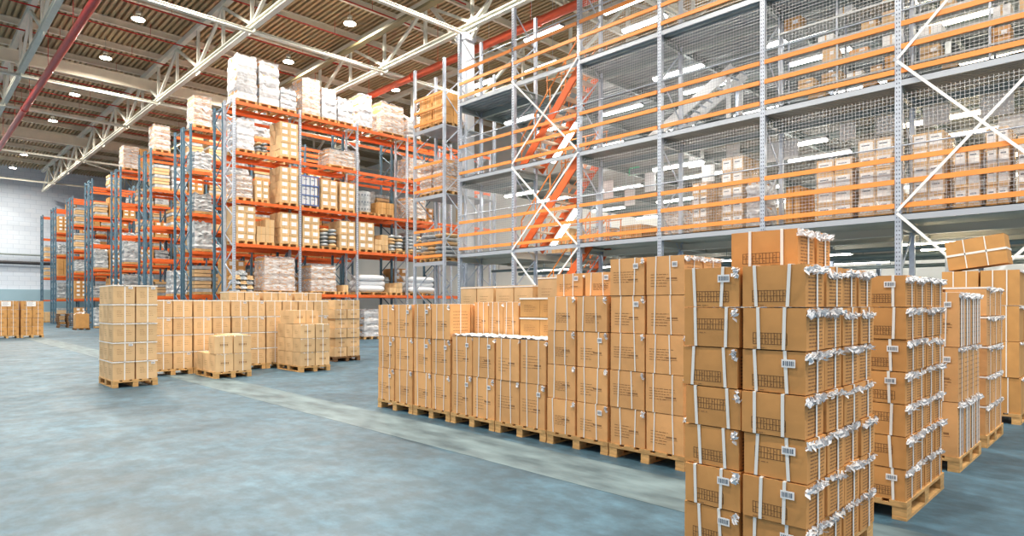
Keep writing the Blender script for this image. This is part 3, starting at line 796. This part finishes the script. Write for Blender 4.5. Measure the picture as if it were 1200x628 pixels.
# knee braces on the column, cable tray, pipes
b = MB(); b.box(-.13, 6, 0, .13, 76, .05); b.box(-.14, 6, 0, -.12, 76, .12); b.box(.12, 6, 0, .14, 76, .12)
for q in range(11): b.box(-.01, 8+q*6, .05, .01, 8.02+q*6, 1.76)
tag(b.build('cable_tray', TRAY, None, (10.62, 0, 13.45)), 'olive brown cable tray running beside the truss over the racks', 'cable tray')
b = MB(); b.box(-.13, 6, 0, .13, 60, .05); b.box(-.14, 6, 0, -.12, 60, .12); b.box(.12, 6, 0, .14, 60, .12)
tag(b.build('cable_tray', TRAY, None, (15.3, 0, 13.7)), 'olive brown cable tray near the top of the square column', 'cable tray')
def pipe(nm, pts, r, m, label):
    o = None
    b = MB()
    for p, q in zip(pts, pts[1:]): b.tube(p, q, r, 12)
    for q in range(12):
        yy = pts[0][1]+1+q*5.7; b.tube((pts[0][0], yy, pts[0][2]), (pts[0][0], yy, 15.2), .012, 5)
    for p in pts[1:-1]: b.tube(Vector(p)-Vector((0,.06,0)), Vector(p)+Vector((0,.06,0)), r*1.25, 12)
    o = b.build(nm, m); tag(o, label, 'pipe'); return o
pipe('fire_main', [(4.95, 6, 12.35), (4.95, 25, 12.35), (4.95, 43, 12.35), (4.95, 74, 12.35)], .15, REDP, 'thick red fire main running along the hall under the left lamps')
pipe('fire_main', [(17.1, 4, 12.25), (17.1, 16, 12.25), (17.1, 24, 12.25), (17.1, 74, 12.25)], .16, REDO, 'thick orange-red fire main passing just behind the square column')
sp = MB(); sp.tube((-10,0,0),(17,0,0),.035,8); 
for i in range(9): sp.tube((-9.5+i*3,0,0),(-9.5+i*3,0,.62),.01,5)
spm = sp.mesh('sprinkler_pipe', REDP)
for i in range(14): tag(link('sprinkler_pipe', spm, None, (0, 10.4+i*3.22*1.0, 14.25)), 'thin red sprinkler pipe hung below the roof purlins', 'pipe', 'thin red sprinkler pipes')

# square column
b = MB(); b.box(-.24, -.24, 0, .24, .24, 12.5); b.box(-.3,-.3,0,.3,.3,.6); b.box(-.3,-.3,12.3,.3,.3,12.55)
o = tag(b.build('square_column', CONC, None, (16.45, 19.4, 0)), 'white square column rising between the mezzanine bays to the roof', 'column')
for s, t in ((1,0), (-1,0)):
    pass
b = MB(); b.bar((.0,.4,12.4),(0,2.4,14.6),.14,.14); b.build('knee_brace', TRUSS, o)
b = MB(); b.bar((.0,-.4,12.4),(0,-2.4,14.6),.14,.14); b.build('knee_brace', TRUSS, o)
b = MB(); b.box(-.33,-.2,0,-.245,.25,.75)
tag(b.build('wall_cabinet', mat('tan_box', rgb(214,186,140), .6), None, (16.45, 19.4, 5.0)), 'tan cabinet fixed on the square column at mid height', 'cabinet')

# ------------------------------------------------------------------ high-bay lamps
def highbay(x, y, label, lit=True, z=14.1):
    key = 'hb'
    if key not in CACHE:
        b = MB(); b.tube((0,0,.02),(0,0,.20),.26,20,0,.12,False); b.tube((0,0,.20),(0,0,.34),.11,12); b.tube((0,0,.34),(0,0,1.09),.012,5)
        d = MB(); d.tube((0,0,0),(0,0,.02),.25,20)
        CACHE[key] = (b.mesh('reflector', HOUS), d.mesh('lens', LAMP))
    r, d = CACHE[key]
    o = empty('highbay_lamp', (x, y, z)); link('reflector', r, o); link('lens', d, o)
    tag(o, label, 'lamp', 'round high-bay lamps')
    ld = CACHE.get('ld')
    if ld is None:
        ld = bpy.data.lights.new('highbay_light', 'AREA'); ld.shape = 'DISK'; ld.size = .5; ld.energy = 640; ld.color = (1, .90, .76); ld.spread = 2.95; CACHE['ld'] = ld
    l = bpy.data.objects.new('bulb', ld); COL.objects.link(l); l.parent = o; l.location = (0, 0, -.01)
LROW = ['first', 'second', 'third', 'fourth', 'fifth', 'sixth', 'seventh']
for n, y in enumerate([24.3, 30.9, 36.9, 44.6, 52.0, 58.6, 65.4, 72.4]):
    highbay(7.5, y, f'glowing round high-bay lamp in the left row, {ORD[n] if n else "first"} from the camera')
for n, y in enumerate([18.0, 24.8, 30.9, 37.1, 45.0, 52.0]):
    highbay(14.3, y, f'glowing round high-bay lamp in the row over the front racks, {ORD[n] if n else "first"} from the camera')
for n, y in enumerate([24.5, 30.6, 37.1]):
    highbay(20.6, y, f'glowing round high-bay lamp in the right row, {ORD[n] if n else "first"} from the camera')
for n, (x, y) in enumerate([(1.0, 11.5), (1.0, 18.0), (1.0, 24.5), (1.0, 3.5), (-5.5, 8.0), (-5.5, 16), (-5.5, 26), (7.5, 17.5), (7.5, 11.0), (7.5, 4.0), (7.5, -3.0), (1, -4.0), (13.5, -5.0), (7.5, -8.5), (-5.5, 40), (-5.5, 55), (1.0, 40), (1.0, 56), (1.0, 63), (1.0, 70), (-5.5, 64), (-5.5, 72), (1.0, 75), (30, -3), (30, 3), (30, 9), (30, 15), (30, 22)]):  # unseen lamps continuing the rows; several added to brighten carton sides and walls
    highbay(x, y, 'unseen round high-bay lamp, continuing the rows and added to brighten the hall')

# ------------------------------------------------------------------ mezzanine
MX = 14.9
YP = [17.92, 15.06, 12.21, 9.36, 6.51, 3.65, .80, -2.05]
DZ = [3.53, 6.32, 9.12]
DN = ['lower', 'middle', 'upper']
mz = empty('mezzanine', (MX, 0, 0))
tag(mz, 'grey steel multi-level mezzanine with orange guard rails filling the right side', 'mezzanine')
def mpost(nm, x, y, w, top, holes=True):
    key = ('mp', w, round(top,1), holes)
    if key not in CACHE:
        b = MB(); b.box(-w/2, -w/2, 0, w/2, w/2, top); b.box(-w*.9,-w*.9,0,w*.9,w*.9,.02)
        if holes:
            z = .3
            while z < top-.1:
                b.box(-w/2-.003, -.035, z, -w/2, -.015, z+.035, 1); b.box(-w/2-.003, .015, z, -w/2, .035, z+.035, 1); z += .09
        CACHE[key] = b.mesh('post', [GALV, GALVD])
    return link('post', CACHE[key], mz, (x-MX, y, 0))
for y in YP:
    mpost('post', MX, y, .12, 11.7); mpost('post', MX+1.06, y, .10, 11.7, False)
    mpost('post', MX+4.6, y, .12, 9.1, False); mpost('post', MX+9.2, y, .12, 9.1, False)
    b = MB(); z = .4; s = 1
    while z < 11.2: b.bar((.05 if s > 0 else 1.0, y, z), (1.0 if s > 0 else .05, y, z+.93), .025, .04); s = -s; z += .93
    b.build('frame_lattice', GALV, mz)
def ribbed(x0, x1, y0, y1, z, pitch, h):
    b = MB(); x = x0; P = []
    while x < x1-.01: P += [(x, z), (x+pitch*.4, z), (x+pitch*.5, z-h), (x+pitch*.9, z-h)]; x += pitch
    P.append((x1, z)); n = len(P)
    b.add([(p[0], y0, p[1]) for p in P]+[(p[0], y1, p[1]) for p in P], [(i, i+1, n+i+1, n+i) for i in range(n-1)])
    b.box(x0, y0, z+.001, x1, y1, z+.03)
    return b
DKM = mat('mezz_underside', rgb(150, 152, 150), .4, .25, var=.12, scale=1.2)
DKL = mat('lower_deck_underside', rgb(214, 208, 194), .45, .1, var=.10, scale=1.2)
GIRL = mat('pale_girder', rgb(200, 196, 184), .5, .05)
for li, z in enumerate(DZ):
    for i in range(len(YP)-1):
        ya, yb = YP[i+1], YP[i]
        x0 = 0. if i != 1 else 2.45
        if li == 1 and i in (2, 3, 4, 5): x1 = 12
        else: x1 = 12
        ribbed(x0, x1, ya+.002, yb-.002, z-.08, .20 if li == 2 else .11, .05 if li == 2 else .012).build('deck_panel', DECKM if li == 2 else (DKL if li == 0 else DKM), mz)
        b = MB(); b.box(-.05, ya+.06, z-.12, -.01, yb-.06, z+.02); b.box(-.05, ya+.06, z+.0, .02, yb-.06, z+.02); b.build('edge_beam', DECKE, mz)
        for k, hh in enumerate((.18, .68, 1.15)):
            b = MB(); b.box(-.10, ya+.062, z+hh-.05, -.055, yb-.062, z+hh+.05); b.build('guard_rail', ORANGE2, mz)
        b = MB(); b.tube((-.075, ya+.06, z+1.42), (-.075, yb-.06, z+1.42), .018, 6); b.build('top_rail', GALV, mz)
    for y in YP:
        b = MB(); b.box(.06, y-.05, z-.30, 12, y+.05, z-.27); b.box(.06, y-.012, z-.27, 12, y+.012, z-.13); b.box(.06, y-.05, z-.13, 12, y+.05, z-.10); b.build('cross_girder', GIRL if li == 0 else GIRD, mz)
    for x in (1.06, 2.5, 4.6, 6.8, 9.2):
        for ya, yb in ([(-2.0, 12.1), (15.2, 17.9)] if x < 3 else [(-2.0, 17.9)]):
            b = MB(); b.box(x-.06, ya, z-.34, x+.06, yb, z-.31); b.box(x-.012, ya, z-.31, x+.012, yb, z-.15); b.build('long_girder', GIRL if li == 0 else GIRD, mz)
# wire mesh infill
wm = MB(); W = 2.73; H = 2.45; p = .075; t = .0032
n = int(W/p)
for i in range(n+1): y = .06+i*p; wm.add([(-.005,y-t,0),(-.005,y+t,0),(-.005,y+t,H),(-.005,y-t,H),(.001,y,0),(.001,y,H)], [(0,3,2,1),(0,4,5,3),(1,2,5,4)])
n = int(H/p)
for i in range(n+1): z = i*p; wm.add([(-.005,.06,z-t),(-.005,.06+W,z-t),(-.005,.06+W,z+t),(-.005,.06,z+t),(.001,.06,z),(.001,.06+W,z)], [(0,3,2,1),(0,1,5,4),(3,4,5,2)])
wme = wm.mesh('mesh_panel', WIRE)
for i in (2, 3, 4, 5, 6):
    for li in (0, 1, 2): link('mesh_panel', wme, mz, (-.045, YP[i+1], DZ[li]+.06))
for i in (0, 1):
    for li in (0, 1): link('mesh_panel', wme, mz, (-.045, YP[i+1], DZ[li]+.06)) if i == 0 and li == 0 else None
# cross braces in the front plane
def xb(i, z0, z1, x=-.12):
    ya, yb = YP[i+1], YP[i]
    for s, (p, q) in enumerate((((x, yb, z0), (x, ya, z1)), ((x-.02, yb, z1), (x-.02, ya, z0)))):
        b = MB(); b.bar(p, q, .02, .055); b.build('cross_brace', WHITE, mz)
for z0, z1 in ((.5, 3.55), (3.6, 6.7), (6.75, 9.8)): xb(5, z0, z1)
for z0, z1 in ((.5, 3.4), (3.5, 6.3), (6.4, 9.2)): xb(1, z0, z1, -.1)

# short tower beside the column
tw = empty('mezzanine_tower', (MX, 0, 0)); tag(tw, 'narrow grey shelving tower with orange rails between rack and mezzanine', 'shelving tower')
TY = [20.75, 18.85]
for y in TY:
    for x in (0, 1.06, 2.6):
        b = MB(); b.box(-.05, -.05, 0, .05, .05, 11.1); b.box(-.09,-.09,0,.09,.09,.02); b.build('post', GALV, tw, (x, y, 0))
    b = MB(); z = .4; s = 1
    while z < 10.6: b.bar((.05 if s > 0 else 1.0, y, z), (1.0 if s > 0 else .05, y, z+.93), .025, .04); s = -s; z += .93
    b.build('frame_lattice', GALV, tw)
for li, z in enumerate([3.35, 5.95, 8.6]):
    b = MB(); b.box(0.05, 18.9, z-.04, 2.6, 20.7, z); b.build('deck_panel', DECKM, tw)
    b = MB(); b.box(-.05, 18.9, z-.16, -.0, 20.7, z-.02); b.build('edge_beam', DECKE, tw)
    for hh in (.2, .7, 1.2):
        b = MB(); b.box(-.09, 18.9, z+hh-.05, -.05, 20.7, z+hh+.05); b.build('guard_rail', ORANGE2, tw)
for n, (z, k, h) in enumerate([(8.6, 'dark', 1.3), (5.95, 'film', 1.4), (3.35, 'bags', 1.1), (0, 'film', 1.4)]):
    for m, y in enumerate((20.2, 19.35)):
        o = make_load(k, .75, .9, h, random.Random(400+n*2+m), (15.45, y, z+.002), -PI/2); tag(o, f'{LOOK[k]} on the {["upper","middle","lower","ground"][n]} level of the narrow tower, {["left","right"][m]}', 'pallet load', 'loads in the narrow tower')

# staircase
st = empty('staircase', (MX+.25, 0, 0)); tag(st, 'orange steel zigzag staircase climbing through the mezzanine', 'staircase')
for f, (z0, z1) in enumerate(((0.15, 3.5), (3.53, 6.3), (6.32, 9.1))):
    ya, yb = 14.95, 12.35
    if f == 0: ya = 15.0; yb = 12.0
    for x in (0, .95):
        b = MB(); b.bar((x, ya, z0), (x, yb, z1), .05, .26); b.build('stringer', ORANGE, st)
        b = MB()
        b.tube((x, ya, z0+1.0), (x, yb, z1+1.0), .022, 6)
        b.tube((x, ya, z0+.5), (x, yb, z1+.5), .016, 6)
        for q in range(5): t = q/4; b.tube((x, ya+(yb-ya)*t, z0+(z1-z0)*t), (x, ya+(yb-ya)*t, z0+(z1-z0)*t+1.0), .02, 6)
        b.build('handrail', ORANGE2, st)
    nt_ = 12
    tm = MB(); tm.box(.03, -.13, -.02, .92, .13, .02); tme_ = tm.mesh('tread', mat('stair_tread', rgb(206,190,170), .5))
    for q in range(nt_): t = (q+.5)/nt_; link('tread', tme_, st, (0, ya+(yb-ya)*t, z0+(z1-z0)*t))
    b = MB(); b.box(0, 12.22, z1-.06, 1.9, 12.6, z1-.02); b.box(.95, 12.2, z1-.06, 2.4, 15.0, z1-.02) if False else None; b.build('landing', ORANGE, st)
    b = MB(); b.box(1.3, 12.3, z1-.08, 2.1, 15.0, z1-.03); b.build('walkway', DECKM, st)
    for x in (1.3, 2.08):
        b = MB()
        for hh in (.5, 1.0): b.tube((x, 12.3, z1+hh), (x, 15.0, z1+hh), .02, 6)
        for q in range(4): y = 12.35+q*.87; b.tube((x, y, z1), (x, y, z1+1.0), .02, 6)
        b.build('handrail', ORANGE2, st)

# tube lights
def tube(x, y, z, L, label, ang=0., rad=.035, w=.16, slant=None, group='bright tube lights in the mezzanine'):
    o = empty('tube_light', (x, y, z))
    b = MB(); b.box(-w/2, -L/2, .03, w/2, L/2, .08); b.box(-w/2, -L/2, .0, w/2, -L/2+.02, .08); b.box(-w/2, L/2-.02, .0, w/2, L/2, .08); b.build('housing', WHITE, o)
    if z > 11.5:
        b = MB(); b.tube((0,-L/3,.08),(0,-L/3,3.19),.008,5); b.tube((0,L/3,.08),(0,L/3,3.19),.008,5); b.build('hanger', GALV, o)
    b = MB(); b.tube((-.04,-L/2+.03,.0),(-.04,L/2-.03,.0),rad,8); b.tube((.04,-L/2+.03,.0),(.04,L/2-.03,.0),rad,8); b.build('lit_tube', TUBEW if y < 5 and x < 24 else TUBE, o)
    if slant: o.rotation_euler = (slant, 0, 0)
    tag(o, label, 'tube light', group)
for li, z in enumerate(DZ):
    for x in (1.8, 3.6, 7.2, 10.6):
        for n, y in enumerate([16.5, 13.2, 9.9, 6.5, 3.2, .2]):
            if x == 1.8 and n in (1,): continue
            if li == 0 and x == 1.8 and n != 4: continue
            tube(MX+x, y, z-.50, 1.7, f'lit tube light under the {DN[li]} mezzanine deck', rad=.045)
for n, (y, z) in enumerate([(13.8, 3.9), (13.8, 6.75)]):
    tube(16.05, y, z+.35, 1.6, f'slanting lit tube light beside the {["lower","upper"][n]} staircase flight', slant=-.80, rad=.06, group=None)
for n, (x, y) in enumerate([(17.6, 16.2), (19.6, 13.0), (17.9, 12.6), (20.0, 18.5), (19.5, 22.0), (22, 9), (25, 14)]):
    tube(x, y, 12.0, 1.9, 'bright tube light hung under the roof above the mezzanine', rad=.07, w=.25, group='tube lights under the roof above the mezzanine')
    b = None

# loads on the lower mezzanine deck
def my(px, x=15.25): return 733*x/.50881/(px+120.3)-x*.9827
ml = [(812,829,1.42,'big'),(846,871,1.95,'big'),(874,893,1.3,'foil'),(921,938,1.0,'dark'),(957,999,1.52,'big'),(1006,1046,1.80,'big'),(1069,1107,1.75,'big'),(1118,1149.5,1.30,'big'),(1155,1183,1.62,'big'),(1192,1226,1.4,'big')]
for n, (a, c, h, k) in enumerate(ml):
    y1, y0 = my(a), my(c)
    if n == 4: h = 1.5
    o = make_load(k, y1-y0, .95, h, random.Random(500+n), (15.22+.475, (y0+y1)/2, DZ[0]-.045), -PI/2)
    tag(o, f'{LOOK[k]}, {NTH[n]} from left on the lower mezzanine deck', 'pallet load', 'loads on the lower mezzanine deck')
rg = random.Random(77)
for n in range(9):
    y = 15.5-n*1.55; k = rg.choice(['film', 'dark', 'cartons', 'label'])
    o = make_load(k, .9, .95, rg.uniform(.8, 1.5), random.Random(600+n), (18.3+rg.uniform(-.1,.1), y, DZ[0]-.045), -PI/2)
    tag(o, f'{LOOK[k]}, {NTH[n]} from left in deep row on lower mezzanine deck', 'pallet load', 'deep row of loads on the lower mezzanine deck')
# shelving units on the middle deck
SHM = mat('shelf_grey', rgb(176, 182, 186), .4, .3)
def shelf_unit(x, y0, y1, z, label, ns=5, sp=.50, d=.6):
    o = empty('shelving_unit', (x, y0, z)); W = y1-y0
    pm2 = MB(); pm2.box(-.02,-.02,0,.02,.02,ns*sp); pmm = pm2.mesh('post', GALV)
    for a in (0, d):
        for bb in (.02, W/2, W-.02): link('post', pmm, o, (a, bb, 0))
    s = MB(); s.box(.0, .042, 0, d, W-.042, .03)
    s = MB(); s.box(.022, 0, -.03, d-.022, W, .0); s.box(-.024, 0, -.05, -.021, W, .0); sm = s.mesh('shelf', SHM)
    for k in range(ns): link('shelf', sm, o, (0, 0, .1+k*sp))
    tag(o, label, 'shelving'); return o
SU = [(3.72, 6.44), (.87, 3.58), (-1.98, .73)]
cc = 0
for n, (a, c) in enumerate(SU):
    shelf_unit(15.6, a, c, DZ[1]-.045, f'grey shelving unit with small boxes on the middle mezzanine deck, {NTH[n]} from the left')
    rg = random.Random(700+n)
    for k in range(5):
        y = a+.1
        while y < c-.45:
            w = rg.uniform(.22, .42); 
            if rg.random() < (.75):
                h = rg.uniform(.14, .34); cmx = rg.choice([CARD, CARD2, CARD2, WHITE, CARD3])
                o = link('small_box', boxm(.30, w, h, 3, cmx) if False else boxm(w, .42, h, 3, cmx), None, (15.6+.28, y+w/2, DZ[1]-.045+.101+k*.5), (0,0,-PI/2))
                tag(o, f'small {"white" if cmx is WHITE else "brown"} box on the {ORD[k]} shelf of the {NTH[n]} shelving unit', 'box', f'small boxes on the {ORD[k]} shelf of the {NTH[n]} shelving unit')
            y += w+rg.uniform(.05, .3)
# boxes and a white conveyor on the middle deck
for n in range(4):
    k = ['film', 'cartons', 'foil', 'dark'][n]
    o = make_load(k, .8, .9, 1.2, random.Random(800+n), (21.5, 14-n*2.6, DZ[1]-.045), -PI/2); tag(o, f'{LOOK[k]} standing deep inside the middle mezzanine deck', 'pallet load')
b = MB(); b.bar((17.2, 12.0, 6.5), (17.2, 8.4, 8.5), .06, .3); b.bar((18.0, 12.0, 6.5), (18.0, 8.4, 8.5), .06, .3)
o = b.build('conveyor', WHITE); 
for q in range(18):
    t = q/17; rb = MB(); rb.tube((17.2, 12.0-3.6*t, 6.5+2*t), (18.0, 12.0-3.6*t, 6.5+2*t), .03, 6); rb.build('roller', GALV, o)
lg = MB(); lg.box(17.17, 8.5, 6.3, 17.27, 8.6, 8.4); lg.build('support_leg', WHITE, o)
lg = MB(); lg.box(17.95, 8.5, 6.3, 18.05, 8.6, 8.4); lg.build('support_leg', WHITE, o)
lg = MB(); lg.box(17.17, 11.6, 6.3, 17.27, 11.7, 6.65); lg.build('support_leg', WHITE, o)
tag(o, 'white inclined roller conveyor on the middle mezzanine deck', 'conveyor')
# top deck: a row of cartons and a leaning curved chute near the stair
for n in range(3):
    k = ['cartons', 'film', 'cartons'][n]
    o = make_load(k, .8, .9, .9, random.Random(820+n), (17.0, 11.3-n*1.6, DZ[2]-.045), -PI/2); tag(o, f'{LOOK[k]}, {NTH[n]} from the left on the upper mezzanine deck', 'pallet load')

# hanging signs (blank white boards) and green exit signs
def sign(x, y, z, w, h, label, drop=.35):
    b = MB(); b.box(-.008, -w/2, -h/2, .008, w/2, h/2)
    o = b.build('hanging_sign', PAPER, None, (x, y, z))
    c = MB(); c.tube((0,-w*.35,h/2),(0,-w*.35,h/2+drop),.006,5); c.build('hanger', GALV, o)
    c = MB(); c.tube((0,w*.35,h/2),(0,w*.35,h/2+drop),.006,5); c.build('hanger', GALV, o)
    tag(o, label, 'sign', 'blank white signs hung under the middle deck')
def at(px, py, x):
    d = 1027.6*x/(px+120.3); return (x, (d-x*.7009)/.7133, 1.65+(357.4-py)*d/733)
for n, (px, py, w, h) in enumerate([(713,222,.4,.6),(738,230,.4,.6),(762,213,.4,.6),(816,186,.5,.5),(830,203,.4,.5),(859,178,.4,.5),(914,177,.9,.5),(993,153,.35,.45),(1041,143,.5,.5),(1097,133,.5,.5),(1168,121,.55,.5),(1188,146,.5,.4)]):
    p = at(px, py, 16.2 if px > 900 else 17.0)
    sign(p[0], p[1], p[2], w, h, f'blank white hanging sign, {NTH[n]} from the left under the middle deck', max(.05, DZ[1]-.35-p[2]-h/2))
def exit_sign(p, label):
    b = MB(); b.box(-.03, -.2, -.13, .03, .2, .13)
    o = b.build('exit_sign', GREEN, None, p)
    f = MB(); f.box(-.034,.03,-.08,-.030,.07,.03); f.tube((-.034,.05,.06),(-.030,.05,.06),.022,10); f.bar((-.032,.05,-.02),(-.032,.11,-.08),.004,.02); f.bar((-.032,.05,0),(-.032,-.0,.03),.004,.018)
    f.bar((-.032,-.05,0),(-.032,-.14,0),.004,.018); f.bar((-.032,-.1,.04),(-.032,-.15,0),.004,.016); f.bar((-.032,-.1,-.04),(-.032,-.15,0),.004,.016); f.build('running_figure', WHITE, o)
    h = MB(); h.tube((0,0,.13),(0,0,.45),.01,6); h.build('hanger', GALV, o)
    tag(o, label, 'exit sign')
exit_sign(at(743, 200, 17.5), 'green exit sign hanging under the middle mezzanine deck')
exit_sign(at(728, 99, 18.2), 'green exit sign hanging under the upper mezzanine deck')
# pipes under the lower deck
for n, (x, z, r) in enumerate([(1.5, 2.95, .05), (3.0, 2.9, .07), (5.4, 2.95, .05), (8.2, 2.9, .06)]):
    b = MB(); b.tube((MX+x, -2, z), (MX+x, 17.8, z), r, 8)
    for q in range(9): b.tube((MX+x, -1+q*2.3, z), (MX+x, -1+q*2.3, z+.25), .01, 5)
    tag(b.build('service_pipe', GIRD), f'grey service pipe under the lower mezzanine deck, {NTH[n]} from the front', 'pipe')
# goods on the ground under the mezzanine
rg = random.Random(88)
for n in range(8):
    k = rg.choice(['film', 'cartons', 'foil', 'label'])
    o = make_load(k, .85, .95, rg.uniform(1.2, 1.9), random.Random(900+n), (21.2+rg.uniform(-.2,.2), 17-n*2.0, .001), -PI/2)
    tag(o, f'{LOOK[k]}, {NTH[n]} from left on the ground under the mezzanine', 'pallet load', 'ground loads under the mezzanine')

# ------------------------------------------------------------------ light from the open sides, camera
w = bpy.data.worlds.new('World'); SC.world = w; w.use_nodes = True
bg = w.node_tree.nodes['Background']; bg.inputs[0].default_value = (.80, .90, 1.0, 1); bg.inputs[1].default_value = .6
cam = bpy.data.cameras.new('camera'); co = bpy.data.objects.new('camera', cam); COL.objects.link(co)
co.location = (0, 0, 1.65); co.rotation_euler = (PI/2, 0, -math.radians(44.5))
cam.sensor_width = 36; cam.lens = 733/1200*36; cam.shift_y = 43.4/1200; cam.clip_end = 300
SC.camera = co
vs = SC.view_settings; vs.view_transform = 'Standard'; vs.look = 'None'; vs.gamma = 1; vs.use_curve_mapping = False; vs.exposure = .15
SC.cycles.max_bounces = 6; SC.cycles.transparent_max_bounces = 12; SC.cycles.sample_clamp_indirect = 6
SC.cycles.use_denoising = True
